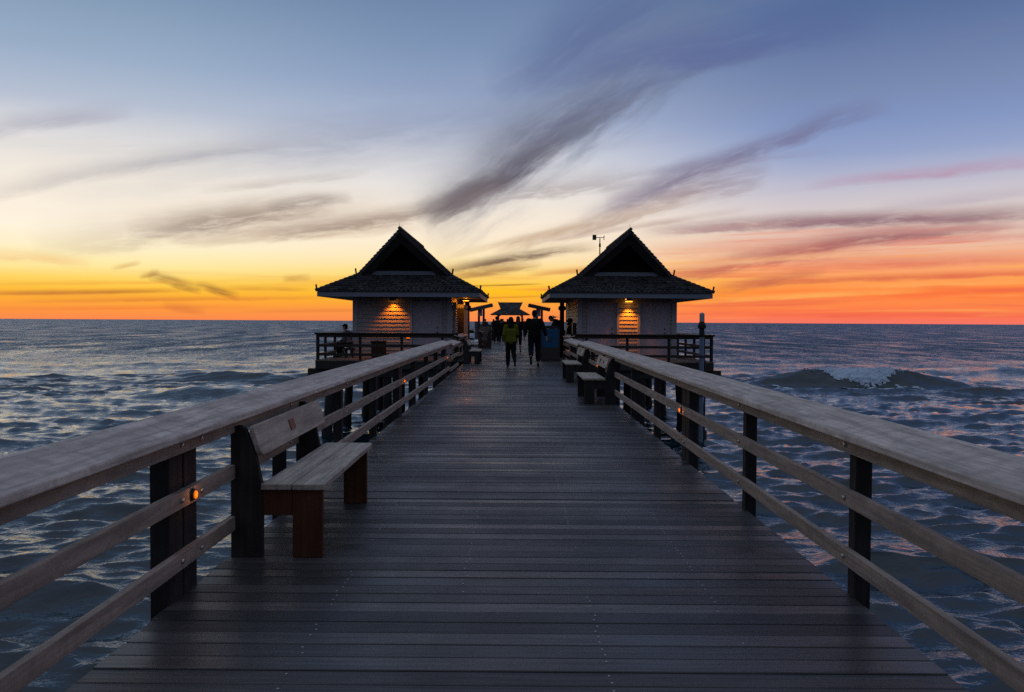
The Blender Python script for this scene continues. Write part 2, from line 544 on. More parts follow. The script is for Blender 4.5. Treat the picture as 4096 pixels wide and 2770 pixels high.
# ------------------------------------------------------------------ mesh helpers
class MB:
    def __init__(s):
        s.v, s.f, s.mi = [], [], []

    def add(s, vs, fs, mi=0):
        o = len(s.v)
        s.v += [tuple(v) for v in vs]
        s.f += [tuple(o + i for i in f) for f in fs]
        s.mi += [mi] * len(fs)

    def box(s, x0, x1, y0, y1, z0, z1, mi=0, mat=None):
        vs = [Vector((x, y, z)) for z in (z0, z1) for y in (y0, y1) for x in (x0, x1)]
        if mat is not None:
            vs = [mat @ v for v in vs]
        s.add(vs, [(0, 2, 3, 1), (4, 5, 7, 6), (0, 1, 5, 4), (2, 6, 7, 3), (0, 4, 6, 2), (1, 3, 7, 5)], mi)

    def prism(s, poly, a, b, axis='Y', mi=0):
        """poly in the two other axes (X,Z for Y; Y,Z for X; X,Y for Z), extruded a..b"""
        n = len(poly)

        def pt(q, t):
            return {'Y': (q[0], t, q[1]), 'X': (t, q[0], q[1]), 'Z': (q[0], q[1], t)}[axis]
        ar = sum(poly[i][0] * poly[(i + 1) % n][1] - poly[(i + 1) % n][0] * poly[i][1] for i in range(n))
        flip = (ar > 0) == (axis == 'Y')
        vs = [pt(q, a) for q in poly] + [pt(q, b) for q in poly]
        fs = [tuple(range(n - 1, -1, -1)), tuple(range(n, 2 * n))] + [(i, (i + 1) % n, n + (i + 1) % n, n + i) for i in range(n)]
        if flip:
            fs = [tuple(reversed(f)) for f in fs]
        s.add(vs, fs, mi)

    def tube(s, p0, p1, r0, r1=None, n=10, mi=0):
        r1 = r0 if r1 is None else r1
        p0, p1 = Vector(p0), Vector(p1)
        d = (p1 - p0).normalized()
        a = d.orthogonal().normalized()
        b = d.cross(a)
        vs = []
        for p, r in ((p0, r0), (p1, r1)):
            for i in range(n):
                t = 2 * PI * i / n
                vs.append(p + (a * math.cos(t) + b * math.sin(t)) * r)
        fs = [(i, (i + 1) % n, n + (i + 1) % n, n + i) for i in range(n)] + [tuple(range(n - 1, -1, -1)), tuple(range(n, 2 * n))]
        s.add(vs, fs, mi)

    def lathe(s, prof, c=(0, 0, 0), n=16, mi=0):
        """prof: (radius, z) from bottom to top"""
        vs, fs = [], []
        for r, z in prof:
            for i in range(n):
                t = 2 * PI * i / n
                vs.append((c[0] + r * math.cos(t), c[1] + r * math.sin(t), c[2] + z))
        for k in range(len(prof) - 1):
            for i in range(n):
                fs.append((k * n + i, k * n + (i + 1) % n, (k + 1) * n + (i + 1) % n, (k + 1) * n + i))
        fs += [tuple(range(n - 1, -1, -1)), tuple((len(prof) - 1) * n + i for i in range(n))]
        s.add(vs, fs, mi)

    def ball(s, c, rx, ry=None, rz=None, n=12, m=8, mi=0, mat=None):
        ry = rx if ry is None else ry
        rz = rx if rz is None else rz
        vs = [Vector((0, 0, -rz))]
        for j in range(1, m):
            ph = -PI / 2 + PI * j / m
            for i in range(n):
                t = 2 * PI * i / n
                vs.append(Vector((rx * math.cos(ph) * math.cos(t), ry * math.cos(ph) * math.sin(t), rz * math.sin(ph))))
        vs.append(Vector((0, 0, rz)))
        if mat is not None:
            vs = [mat @ v for v in vs]
        vs = [v + Vector(c) for v in vs]
        fs = [(0, 1 + (i + 1) % n, 1 + i) for i in range(n)]
        for j in range(m - 2):
            for i in range(n):
                a, b = 1 + j * n + i, 1 + j * n + (i + 1) % n
                fs.append((a, b, b + n, a + n))
        top = len(vs) - 1
        fs += [(top, 1 + (m - 2) * n + i, 1 + (m - 2) * n + (i + 1) % n) for i in range(n)]
        s.add(vs, fs, mi)

    def mesh(s, name, mats, smooth=False):
        me = bpy.data.meshes.new(name)
        me.from_pydata(s.v, [], s.f)
        for m in (mats if isinstance(mats, (list, tuple)) else [mats]):
            me.materials.append(m)
        me.polygons.foreach_set('material_index', s.mi)
        if smooth:
            me.polygons.foreach_set('use_smooth', [True] * len(s.f))
        me.update()
        return me

    def build(s, name, mats, parent=None, loc=(0, 0, 0), smooth=False, bevel=0.0):
        o = bpy.data.objects.new(name, s.mesh(name, mats, smooth))
        COL.objects.link(o)
        o.location = loc
        if parent is not None:
            o.parent = parent
        if bevel:
            b = o.modifiers.new('bevel', 'BEVEL')
            b.width = bevel
            b.segments = 2
            b.limit_method = 'ANGLE'
        return o


def tag(o, label=None, cat=None, group=None, kind=None):
    if label: o['label'] = label
    if cat: o['category'] = cat
    if group: o['group'] = group
    if kind: o['kind'] = kind
    return o


def empty(name, label, cat, loc=(0, 0, 0), rz=0.0, group=None):
    o = bpy.data.objects.new(name, None)
    COL.objects.link(o)
    o.location = loc
    o.rotation_euler = (0, 0, rz)
    o.empty_display_size = 0.2
    return tag(o, label, cat, group)


def copy_tree(o, parent=None):
    c = o.copy()
    COL.objects.link(c)
    c.parent = parent
    for ch in list(o.children):
        copy_tree(ch, c)
    return c


def lamp(name, parent, loc, color, power, kind='POINT', radius=0.03, spot=None, blend=0.3, rot=None):
    l = bpy.data.lights.new(name, kind)
    l.color = color
    l.energy = power
    l.shadow_soft_size = radius
    if kind == 'SPOT':
        l.spot_size = spot
        l.spot_blend = blend
    o = bpy.data.objects.new(name, l)
    COL.objects.link(o)
    o.location = loc
    if rot:
        o.rotation_euler = rot
    o.parent = parent
    return o


# ------------------------------------------------------------------ sea
SEA_Z = -3.0


_rg = np.random.RandomState(11)
WAVES = []
for L_ in np.exp(np.linspace(math.log(0.36), math.log(18), 125)):
    L_ = L_ * _rg.uniform(.93, 1.07)
    th_ = -PI / 2 + _rg.normal(0, (0.75 if L_ < .8 else 0.46) * 0.75) + 0.12
    WAVES.append((L_, th_, _rg.uniform(0, 2 * PI)))


def sea_surface(X, Y, sp):
    """the moving water: rest position (X, Y) to displaced position; waves finer than the spacing sp are left out"""
    Zh, DX, DY = np.zeros_like(X), np.zeros_like(X), np.zeros_like(X)
    for L, th, ph in WAVES:
        k = 2 * PI / L
        slope = (0.066 if L < 1.25 else 0.066 * (1.25 / L) ** 0.78)
        q = k * (X * math.cos(th) + Y * math.sin(th)) + ph
        # group modulation so that crests come and go
        gm = 0.65 + 0.5 * np.sin((X * math.cos(th + 1.1) + Y * math.sin(th + .6)) * k * 0.13 + ph * 1.7)
        ca = slope / k * np.clip((L / sp - 1.0) / 1.6, 0, 1) * gm
        Zh += ca * np.cos(q)
        sn = ca * np.sin(q) * 0.95
        DX -= sn * math.cos(th)
        DY -= sn * math.sin(th)

    def swell(xc, yc, hx, h, ang, front, back, sharp=4):
        ca_, sa_ = math.cos(ang), math.sin(ang)
        u = (X - xc) * ca_ + (Y - yc) * sa_
        w = -(X - xc) * sa_ + (Y - yc) * ca_ + 0.35 * np.sin(u * 0.55 + 1.0)
        env = np.exp(-np.abs(u / hx) ** sharp)
        prof = np.where(w < 0, np.exp(-(w / front) ** 2), np.exp(-(w / back) ** 2))
        return h * env * prof
    # the breaking swell off to the right, and lower swells elsewhere
    Zh += swell(24.5, 58.6, 7.4, 1.12, 0.02, 1.1, 3.2, 3)
    Zh += swell(-18, 62, 8, 0.55, 0.05, 1.6, 3.0)
    Zh += swell(-15, 48, 7, 0.45, -0.05, 1.5, 2.6)
    Zh += swell(30, 33, 7, 0.5, 0.1, 1.3, 3.0)
    Zh += swell(52, 75, 12, 0.6, 0.0, 2, 4)
    return X + DX, Y + DY, Zh


def build_sea():
    rr = [0.4]
    while rr[-1] < 1700:
        r = rr[-1]
        st = 0.5 if r < 6 else max(0.035, r * r / 3712 * 0.7)
        if 54 < r < 72:
            st = min(st, .24)
        rr.append(r + st)
    while rr[-1] < 9000:
        rr.append(rr[-1] * 1.12)
    r = np.array(rr)
    dense = np.linspace(-44, 44, 1150)
    coarse = np.concatenate([np.arange(52, 308, 8.0)])
    a = np.radians(np.concatenate([dense, coarse]))
    da = np.concatenate([np.full(len(dense), dense[1] - dense[0]), np.full(len(coarse), 8.0)]) * PI / 180
    nr, na = len(r), len(a)
    Rg, Ag = np.meshgrid(r, a, indexing='ij')
    dr = np.maximum(np.gradient(r)[:, None], np.maximum(.035, Rg * Rg / 3712 * .7)) + 0 * Ag
    sp = np.maximum(dr * 0.4, Rg * da[None, :])
    X, Y, Zh = sea_surface(Rg * np.sin(Ag), Rg * np.cos(Ag), sp)
    co = np.stack([X, Y, Zh], -1).reshape(-1, 3)
    idx = np.arange(nr * na).reshape(nr, na)
    i00 = idx[:-1, :]
    i10 = idx[1:, :]
    i01 = np.roll(idx, -1, 1)[:-1, :]
    i11 = np.roll(idx, -1, 1)[1:, :]
    quads = np.stack([i00, i01, i11, i10], -1).reshape(-1, 4)
    me = bpy.data.meshes.new('sea')
    me.vertices.add(len(co))
    me.vertices.foreach_set('co', co.astype(np.float32).ravel())
    me.loops.add(quads.size)
    me.loops.foreach_set('vertex_index', quads.astype(np.int32).ravel())
    me.polygons.add(len(quads))
    me.polygons.foreach_set('loop_start', np.arange(0, quads.size, 4, dtype=np.int32))
    me.polygons.foreach_set('use_smooth', np.ones(len(quads), dtype=bool))
    me.materials.append(M['sea'])
    me.update(calc_edges=True)
    me.validate()
    # make sure that faces look up
    if me.polygons[len(me.polygons) // 2].normal.z < 0:
        me.flip_normals()
    o = bpy.data.objects.new('sea', me)
    COL.objects.link(o)
    o.location = (0, 0, SEA_Z)
    tag(o, 'choppy dark blue sea reaching the horizon on both sides of the pier', 'sea', kind='structure')


build_sea()


def build_foam():
    """tumbling white water on the face and lip of the breaking swell, and spent foam lying before it"""
    from mathutils import noise as mn
    rg = random.Random(5)
    mb = MB()

    def sheet(x0, x1, y0, y1, nx, ny, fn):
        gx, gy = np.meshgrid(np.linspace(x0, x1, nx), np.linspace(y0, y1, ny), indexing='ij')
        X, Y, Z = sea_surface(gx, gy, np.maximum(.29, (gx * gx + gy * gy) / 3712 * .28))
        pts, m = [], {}
        for i in range(nx):
            for j in range(ny):
                mm, d = fn(gx[i, j], gy[i, j])
                m[i, j] = mm > 0
                d = .008 + d * min(1, max(0, mm) / .4)
                pts.append((X[i, j], Y[i, j] - .7 * d, Z[i, j] + SEA_Z + .75 * d))
        fs = []
        for i in range(nx - 1):
            for j in range(ny - 1):
                if m[i, j] and m[i + 1, j] and m[i, j + 1]:
                    a = i * ny + j
                    fs.append((a, a + ny, a + ny + 1, a + 1))
        mb.add(pts, fs)

    def breaker(x, y):
        u = x - 24.4
        t = (58.7 - 0.35 * math.sin(u * .55 + 1) - y) / 1.55
        f = mn.fractal(Vector((u * 2.0, y * 2.0, 1.7)), .8, 2.1, 5)
        f2 = mn.fractal(Vector((u * 6.5, y * 6.5, 5.1)), .7, 2.0, 3)
        if t > 0:
            mm = 1.12 - .135 * u * u - t + .28 * f + .2 * f2
        else:
            mm = .55 - .05 * u * u + t * 2.2 + .45 * f + .3 * f2
        return mm, .10 + .10 * f + .06 * f2

    def spent(x, y):
        u = x - 24.5
        line = 55.7 + .35 * math.sin(u * .5) + .02 * u * u * .3
        f = mn.fractal(Vector((x * .9, y * 2.6, 9.7)), .8, 2.1, 5)
        return .30 + .8 * f - abs(y - line) * .5 - abs(u) * .012, .02
    sheet(20.6, 28.4, 56.6, 59.8, 200, 90, breaker)
    sheet(15, 35, 54.4, 57.2, 260, 60, spent)
    for _ in range(420):                            # spray along the lip
        u = rg.uniform(-3.4, 5.0)
        r = rg.uniform(.010, .030)
        mb.ball((24.5 + u, 58.6 - 0.35 * math.sin(u * .55 + 1) + rg.gauss(0, .15), SEA_Z + 1.17 * math.exp(-abs(u / 8.2) ** 3) + abs(rg.gauss(0, .10))), r * 2.2, r, r * .8, 6, 4)
    o = mb.build('sea_foam', M['foam'], smooth=True)
    tag(o, 'white foam tumbling down the breaking wave right of the pier', 'foam', kind='stuff')


build_foam()

# ------------------------------------------------------------------ pier deck
XL, XR = -1.794, 1.86
JOISTS = [-.96, -.28, .41, 1.08]


def build_deck():
    rg = random.Random(3)
    mb = MB()
    y = -3.2
    while y < 172:
        w = PITCHB - 0.0055
        dz = rg.uniform(-.0025, .0015)
        xl, xr = XL - rg.uniform(0, .012), XR + rg.uniform(0, .012)
        if 30.9 < y < 45:
            xl, xr = -2.35, 2.35
        elif y > 147:
            xl, xr = -8.2, 6.6
        c = 0.004
        tilt = rg.uniform(-.0015, .0015)
        poly = [(y, -.04), (y + w, -.04), (y + w, dz - c + tilt), (y + w - c, dz + tilt), (y + c, dz - tilt), (y, dz - c - tilt)]
        mb.prism(poly, xl, xr, 'X')
        if y < 13:
            for jx in JOISTS:
                for f in (.26, .74):
                    if rg.random() < (.2 if math.sin(y * 1.7 + jx * 5) + .5 * math.sin(y * .61 + jx * 9) > -.1 else .93):
                        continue
                    yy = y + w * f
                    jj = jx + rg.gauss(0, .006)
                    mb.add([(jj + .0055 * math.cos(k * PI / 3), yy + .0055 * math.sin(k * PI / 3), dz + .0012) for k in range(6)], [tuple(range(6))], 1)
        y += PITCHB
    return mb


deck_screw = plain('deck_screw', (.6, .6, .6), .4, .5, .3)
deck = build_deck().build('pier_deck', [M['deck'], deck_screw])
tag(deck, 'long walkway of dark worn cross boards running out over the water', 'pier deck', kind='structure')
# stringers, joists and piles carrying it
mb = MB()
for x0, x1 in ((XL + .02, XL + .08), (-.95, -.87), (-.04, .04), (.87, .95), (XR - .08, XR - .02)):
    mb.box(x0, x1, -3, 172, -.32, -.043)
mb.build('stringer', M['beam'], deck)
y = 4.45
while y < 170:
    cb_ = MB()
    cb_.box(-2.0, 2.06, y - .15, y + .15, -.62, -.323)
    cb_.build('cap_beam', M['beam'], deck)
    for x in (-1.45, 1.5):
        p = MB()
        p.tube((x, y, -6), (x, y, -.622), .17, .15, 12)
        p.build('piling', M['pile'], deck)
    y += 8.55


# ------------------------------------------------------------------ railings
def bolt(mb, x, y, z, s):
    mb.tube((x, y, z), (x - s * .012, y, z), .016, .012, 8, 1)


CAPI, CAPO = .912, .974


def railing(label, s, y0, y1, posts, doubles, lights, dzc=0.0, inset=0.0, joints=(), lamps=True, group=None):
    """one run of railing; s=+1 right of the walkway, -1 left"""
    xd = (XR if s > 0 else -XL) - inset
    g = empty('pier_railing', label, 'railing', (s * xd, y0, 0), 0, group)
    L = y1 - y0

    def X(v):            # distance outwards from the deck edge
        return s * v
    cuts = [0.0] + [j - y0 for j in joints if y0 < j < y1] + [L]
    cap, top, mid, low = MB(), MB(), MB(), MB()
    for a, b in zip(cuts[:-1], cuts[1:]):
        a2, b2 = a + (.002 if a else 0), b - .002
        poly = [(X(-.10), CAPI + dzc), (X(.17), CAPO + dzc), (X(.162), CAPO + dzc - .038), (X(-.108), CAPI + dzc - .038)]
        # cap boards butt at the joints and sag a touch between them
        cap.prism(poly, a2, b2, 'Y')
        for mbx, z0, z1 in ((top, .79, .876), (mid, .497, .588), (low, .172, .262)):
            mbx.box(min(X(-.04), X(0)), max(X(-.04), X(0)), a2, b2, z0 + dzc, z1 + dzc)
    for yy, dbl in [(p, False) for p in posts] + [(d, True) for d in doubles]:
        offs = (.06, .33) if dbl else (.045,)
        for o_ in offs:
            for mbx, z in ((top, .835), (mid, .542), (low, .218)):
                bolt(mbx, X(-.04), yy - y0 + o_, z + dzc, s)
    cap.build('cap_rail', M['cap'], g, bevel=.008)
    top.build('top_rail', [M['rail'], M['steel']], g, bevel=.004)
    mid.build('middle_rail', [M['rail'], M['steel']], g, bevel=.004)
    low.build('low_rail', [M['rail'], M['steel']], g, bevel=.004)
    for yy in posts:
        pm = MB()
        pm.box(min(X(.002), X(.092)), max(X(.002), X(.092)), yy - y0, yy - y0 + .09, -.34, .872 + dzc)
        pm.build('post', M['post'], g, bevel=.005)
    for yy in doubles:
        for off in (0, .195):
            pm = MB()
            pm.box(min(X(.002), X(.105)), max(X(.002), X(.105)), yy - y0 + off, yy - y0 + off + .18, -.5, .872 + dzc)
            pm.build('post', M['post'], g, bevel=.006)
    for yy in lights:
        h = MB()
        yl = yy - y0 + .20
        h.tube((X(-.041), yl, .545), (X(-.058), yl, .545), .034, .03, 14)
        hh = h.build('deck_light', M['dark'], g)
        l = MB()
        l.ball((X(-.060), yl, .545), .009, .021, .023, 12, 8)
        l.build('lens', M['amber'], hh, smooth=True)
        if lamps:
            lamp('deck_light_glow', g, (X(-.095), yl, .545), (1, .33, .05), .12, 'POINT', .02)
    return g


ld = [4.27, 12.82, 21.37]
rd = [8.75, 17.7]
lp = [2.13, 6.4, 8.55, 10.68, 14.96, 17.1, 19.23]
lp = [-.1] + lp
rp = [.2, 2.32, 4.47, 6.6, 10.9, 13.05, 15.2, 20.0, 22.1]
railing('long left railing of sloping cap board and two rails, nearest the camera', -1, -2.6, 22.4, lp, ld[:3], ld[:2] + [21.2], joints=[4.45, 13.0])
railing('long right railing of sloping cap board and two rails, nearest the camera', 1, -2.6, 22.9, rp, rd, rd, joints=[8.93, 17.9])
railing('short lower left railing between the long left railing and the left hut platform', -1, 22.42, 25.6, [25.3], [], [], -.055, .03)
railing('short lower right railing between the long right railing and the right hut platform', 1, 22.92, 29.0, [25.5], [26.9], [26.9], -.055, .03)
far_posts = [45.3 + 2.14 * i for i in range(47)]
railing('distant left railing beyond the huts running out to the far pavilion', -1, 45.2, 147, far_posts, [], [], lamps=False)
railing('distant right railing beyond the huts running out to the far pavilion', 1, 45.2, 147, far_posts, [], [], lamps=False)


# ------------------------------------------------------------------ benches
def round_rect(x0, x1, y0, y1, r, corners):
    """corners: which of (x0y0, x1y0, x1y1, x0y1) are rounded"""
    pts = []
    for i, (cx_, cy_, a0) in enumerate(((x0, y0, PI), (x1, y0, 1.5 * PI), (x1, y1, 0), (x0, y1, .5 * PI))):
        if corners[i]:
            ox = cx_ + (r if cx_ == x0 else -r)
            oy = cy_ + (r if cy_ == y0 else -r)
            for k in range(5):
                t = a0 + k / 4 * PI / 2
                pts.append((ox + r * math.cos(t), oy + r * math.sin(t)))
        else:
            pts.append((cx_, cy_))
    return pts


def make_bench(label, s, y, plaques, tone):
    """s=-1: against the left railing, seat opening to the right"""
    xr = (XL + .012) if s < 0 else (XR - .004)
    g = empty('pier_bench', label, 'bench', (xr, y, 0), 0, 'benches along the walkway')

    def P(poly):
        return [(-s * q[0], q[1]) for q in poly]
    for i, (a, b) in enumerate(((.196, .386), (.393, .592))):
        sb = MB()
        sb.prism(P(round_rect(a, b, 0, 1.78, .035, (0, i, i, 0))), .432, .470, 'Z')
        sb.build('seat_plank', M['bench'], g, bevel=.006)
    # back plank: leaning, rounded at its ends
    bm = MB()
    poly = round_rect(0, .205, .02, 1.76, .05, (1, 1, 1, 1))
    ux, uz = -.060 / .205, .19 / .205
    n = len(poly)
    vs = []
    for t in (0, .036):
        for q, yy in poly:
            bx, bz = .168 + ux * q - t * uz * 0 - 0, .635 + uz * q
            vs.append((-s * (bx + t * .95), yy, bz + t * .28))
    fs = [tuple(range(n)), tuple(range(2 * n - 1, n - 1, -1))] + [((i + 1) % n, i, n + i, n + (i + 1) % n) for i in range(n)]
    if s > 0:
        fs = [tuple(reversed(f)) for f in fs]
    bm.add(vs, fs)
    bo = bm.build('back_plank', M['bench'], g, bevel=.006)
    for (yy, q, w, kind) in plaques:
        pm = MB()
        bx, bz = .168 + ux * q, .635 + uz * q
        c = Vector((-s * (bx + .0375), yy, bz + .0108))
        e1, e2, e3 = Vector((0, 1, 0)), Vector((-s * ux, 0, uz)), Vector((-s * .95, 0, .28))
        if kind == 'plate':
            vs = [c + e1 * (w * a_) + e2 * (w * .62 * b_) + e3 * k for k in (0, .004) for a_, b_ in ((-1, -1), (1, -1), (1, 1), (-1, 1))]
            fs = [(0, 1, 2, 3), (7, 6, 5, 4), (0, 4, 5, 1), (1, 5, 6, 2), (2, 6, 7, 3), (3, 7, 4, 0)]
            pm.add(vs, fs if s > 0 else [tuple(reversed(f)) for f in fs])
            pm.build('plaque', plaque_mat, bo)
        else:
            st_ = [c + (e1 * math.cos(k * PI / 5) * 2.6 + e2 * math.sin(k * PI / 5)) * (w if k % 2 == 0 else w * .42) for k in range(10)]
            vs = st_ + [v + e3 * .004 for v in st_]
            fs = [tuple(range(10)), tuple(range(19, 9, -1))] + [((i + 1) % 10, i, 10 + i, 10 + (i + 1) % 10) for i in range(10)]
            pm.add(vs, fs)
            pm.build('star_mark', M['post'], bo)
    for ys in (.02, 1.57):
        sp_ = MB()
        sp_.prism(P([(0, 0), (.20, 0), (.20, .45), (.165, .62), (.095, .815), (.06, .835), (.02, .83), (0, .80)]), ys, ys + .045, 'Y')
        sp_.build('back_support', M['post'], g, bevel=.005)
        br = MB()
        br.box(min(-s * .203, -s * .388), max(-s * .203, -s * .388), ys + .003, ys + .043, .268, .430)
        br.build('seat_brace', tone, g, bevel=.004)
        lg = MB()
        lg.box(min(-s * .390, -s * .578), max(-s * .390, -s * .578), ys, ys + .046, 0.002, .430)
        lg.build('leg', tone, g, bevel=.004)
    return g


plaque_mat = plain('plaque_red', (.16, .045, .035), .5, .4)
make_bench('large foreground bench against the left railing, with a small red plaque on its back', -1, 5.14, [(.82, .11, .062, 'plate')], M['benchside_lit'])
make_bench('right bench with two dark stars on its back, nearer of the two on the right', 1, 14.98, [(.55, .11, .040, 'star'), (1.15, .11, .040, 'star')], M['post'])
make_bench('right bench with one dark star on its back, standing just beyond the two-star bench', 1, 20.2, [(.85, .11, .042, 'star')], M['post'])
make_bench('small distant bench on the left where the railing ends before the hut', -1, 28.7, [], M['post'])
make_bench('tiny far bench on the left beyond the brown bin', -1, 64.0, [], M['post'])


# ------------------------------------------------------------------ hut platforms
PF, PB = 31.0, 43.6


def make_platform(s, label):
    xi, xo = 2.36, 7.5
    g = empty('hut_platform', label, 'platform', (s * (xi + xo) / 2, PF, 0), 0, None)
    hw = (xo - xi) / 2
    D = PB - PF
    fl = MB()
    y = 0.0
    while y < D - .1:
        fl.box(-hw, hw, y, y + .136, -.04, rnd.uniform(-.004, 0))
        y += .142
    fl.build('floor', M['floor'], g)
    fa = MB()
    fa.box(-hw + .001, hw - .001, .02, .09, -.33, -.043)
    fa.box(-hw + .001, hw - .001, D - .09, D - .02, -.33, -.043)
    for k in range(9):
        x = -hw + .03 + k * (2 * hw - .12) / 8
        fa.box(x, x + .06, .093, D - .093, -.32, -.043)
    fa.build('joist_frame', M['beam'], g)
    for y in (.32, 4.0, 7.8, 11.8):
        cbm = MB()
        a, b = (-hw - .1, hw + .32) if s > 0 else (-hw - .32, hw + .1)
        cbm.box(a, b, y - .16, y + .16, -.64, -.335)
        cbm.build('cap_beam', M['beam'], g)
        for k, x in enumerate((-s * 2.0, -s * .1, s * 2.05)):
            pl = MB()
            bx = x
            if k == 2 and y < 5:
                bx = x + s * .35
            pl.tube((bx, y + (.6 if k == 1 else 0), -6.5), (x, y, -.642), .19, .17, 14)
            pl.tube((bx - (bx - x) * .62, y + (.22 if k == 1 else 0), -3.1), (bx - (bx - x) * .55, y + (.2 if k == 1 else 0), -2.6), .225, .2, 14)
            pl.build('piling', M['pile'], g, smooth=False)
    return g


PLL = make_platform(-1, 'timber platform on piles carrying the left hut')
PLR = make_platform(1, 'timber platform on piles carrying the right hut')


def platform_railing(s, label):
    """front, outer side, back and the short return by the walkway"""
    g = empty('platform_railing', label, 'railing', (s * 4.9, PF, 0), 0, None)

    def lx(x):            # x given as distance from the pier axis
        return s * x - s * 4.9
    zc_o, zc_i = 1.035, .985
    D = PB - PF
    xo, xi = 7.42, 2.12
    caps = MB()
    # front cap tilts towards the hut, mitred at the corners
    def cap(p0, p1, n_in, m=caps):
        p0, p1, n_in = Vector(p0), Vector(p1), Vector(n_in)
        q = [p0 - n_in * .10, p1 - n_in * .10, p1 + n_in * .17, p0 + n_in * .17]
        z = (zc_o, zc_o, zc_i, zc_i)
        vs = [(a.x, a.y, h) for a, h in zip(q, z)] + [(a.x, a.y, h - .04) for a, h in zip(q, z)]
        fs = [(0, 1, 2, 3), (7, 6, 5, 4), (0, 4, 5, 1), (1, 5, 6, 2), (2, 6, 7, 3), (3, 7, 4, 0)]
        if (p1 - p0).cross(n_in).z < 0:
            fs = [tuple(reversed(f)) for f in fs]
        m.add(vs, fs)
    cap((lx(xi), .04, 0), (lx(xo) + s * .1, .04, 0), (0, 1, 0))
    caps.build('front_cap_rail', M['railx_shaded'], g, bevel=.006)
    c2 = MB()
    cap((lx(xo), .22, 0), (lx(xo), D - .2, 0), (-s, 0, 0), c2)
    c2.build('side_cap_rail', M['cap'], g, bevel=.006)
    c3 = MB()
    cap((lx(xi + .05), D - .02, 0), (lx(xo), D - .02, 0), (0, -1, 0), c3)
    c3.build('back_cap_rail', M['railx_shaded'], g, bevel=.006)
    # return along the walkway: lower cap leaning to the walkway
    c4 = MB()
    vs = []
    for z in (0, -.04):
        for y_, x_, h in ((-.06, xi - .13, .905), (4.6, xi - .13, .905), (4.6, xi + .15, .97), (-.06, xi + .15, .97)):
            vs.append((lx(x_), y_, h + z + (.012 if y_ < 0 else 0)))
    fs = [(0, 1, 2, 3), (7, 6, 5, 4), (0, 4, 5, 1), (1, 5, 6, 2), (2, 6, 7, 3), (3, 7, 4, 0)]
    c4.add(vs, fs if s < 0 else [tuple(reversed(f)) for f in fs])
    c4.build('return_cap_rail', M['cap'], g, bevel=.006)
    fr, sd, bk, rt = MB(), MB(), MB(), MB()
    for z0, z1 in ((.86, .99), (.50, .60), (.16, .26)):
        a, b = sorted((lx(xi), lx(xo)))
        fr.box(a, b, .0, .04, z0, z1 if z0 < .8 else .992)
        bk.box(a, b, D - .04, D, z0, z1 if z0 < .8 else .98)
        a, b = sorted((lx(xo) - s * .045, lx(xo) - s * .005))
        sd.box(a, b, .16, D - .06, z0, z1 if z0 < .8 else .98)
        a, b = sorted((lx(xi) - s * .035, lx(xi) + s * .005))
        rt.box(a, b, .06, 4.5, z0 - (.10 if z0 > .8 else 0), z1 - (.12 if z0 > .8 else 0))
    fr.build('front_rail', M['railx_shaded'], g)
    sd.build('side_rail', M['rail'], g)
    bk.build('back_rail', M['railx_shaded'], g)
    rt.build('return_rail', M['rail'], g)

    def post(x, y, w=.09, top=.97, ph='post'):
        p = MB()
        p.box(lx(x) - w / 2, lx(x) + w / 2, y, y + w, -.32, top)
        p.build(ph, M['post'], g)
    post(xo + .02 * 0, .045, .105)
    for x in (5.82, 4.25, 2.72):
        post(x, .043)
    for k in range(7):
        post(xo - .05 + .095, 1.5 + k * 1.72, .09)
    for x in (6.0, 4.4, 2.75):
        post(x, D - .135)
    for y in (.5, 2.4, 4.4):
        post(xi + .055, y, .09, .90)
    return g


PRL = platform_railing(-1, 'dark railing round the left hut platform')
PRR = platform_railing(1, 'dark railing round the right hut platform')
# small amber light under the front cap of the left one
h = MB()
h.tube((.9 - .0, .041, .80), (.9, .07, .80), .05, .045, 14)
hh = h.build('deck_light', M['dark'], PRL)
l = MB()
l.ball((.9, -.004, .845), .075, .012, .022, 14, 8)
l.build('lens', M['amber'], hh, smooth=True)


# ------------------------------------------------------------------ huts
def shingle_plane(mb, a, b, c, d, expo=.2, th=.03, wid=.17, rg=rnd, jag=.012):
    """a-b is the eave, d-c the upper edge (a under d): courses of separate shingles"""
    a, b, c, d = map(Vector, (a, b, c, d))
    nrm = (b - a).cross(d - a).normalized()
    if nrm.z < 0:
        nrm = -nrm
    H = ((d - a).length + (c - b).length) / 2
    k = max(1, int(round(H / expo)))
    for i in range(k):
        t0 = i / k
        t1 = min(1.0, (i + 1.15) / k)
        l0, r0 = a.lerp(d, t0), b.lerp(c, t0)
        l1, r1 = a.lerp(d, t1), b.lerp(c, t1)
        wlen = (r0 - l0).length
        m = max(1, int(wlen / wid))
        ed = [0.0]
        for j in range(m):
            ed.append(ed[-1] + rg.uniform(.7, 1.3))
        ed = [e / ed[-1] for e in ed]
        if i % 2:
            pass
        dirn = (d - a).normalized()
        for e0, e1 in zip(ed[:-1], ed[1:]):
            jj = rg.uniform(-jag, jag)
            tt = th * rg.uniform(.8, 1.25)
            q0, q1 = l0.lerp(r0, e0) - dirn * jj, l0.lerp(r0, e1 - .012) - dirn * jj
            u0, u1 = l1.lerp(r1, e0), l1.lerp(r1, e1 - .012)
            vs = [q0 + nrm * .004, q1 + nrm * .004, q1 + nrm * tt, q0 + nrm * tt, u0 + nrm * .003, u1 + nrm * .003]
            fs = [(0, 1, 2, 3), (3, 2, 5, 4), (1, 5, 2), (0, 3, 4)]
            n0 = (vs[1] - vs[0]).cross(vs[2] - vs[1])
            if n0.dot(-dirn) < 0:
                fs = [tuple(reversed(f)) for f in fs]
            mb.add(vs, fs)


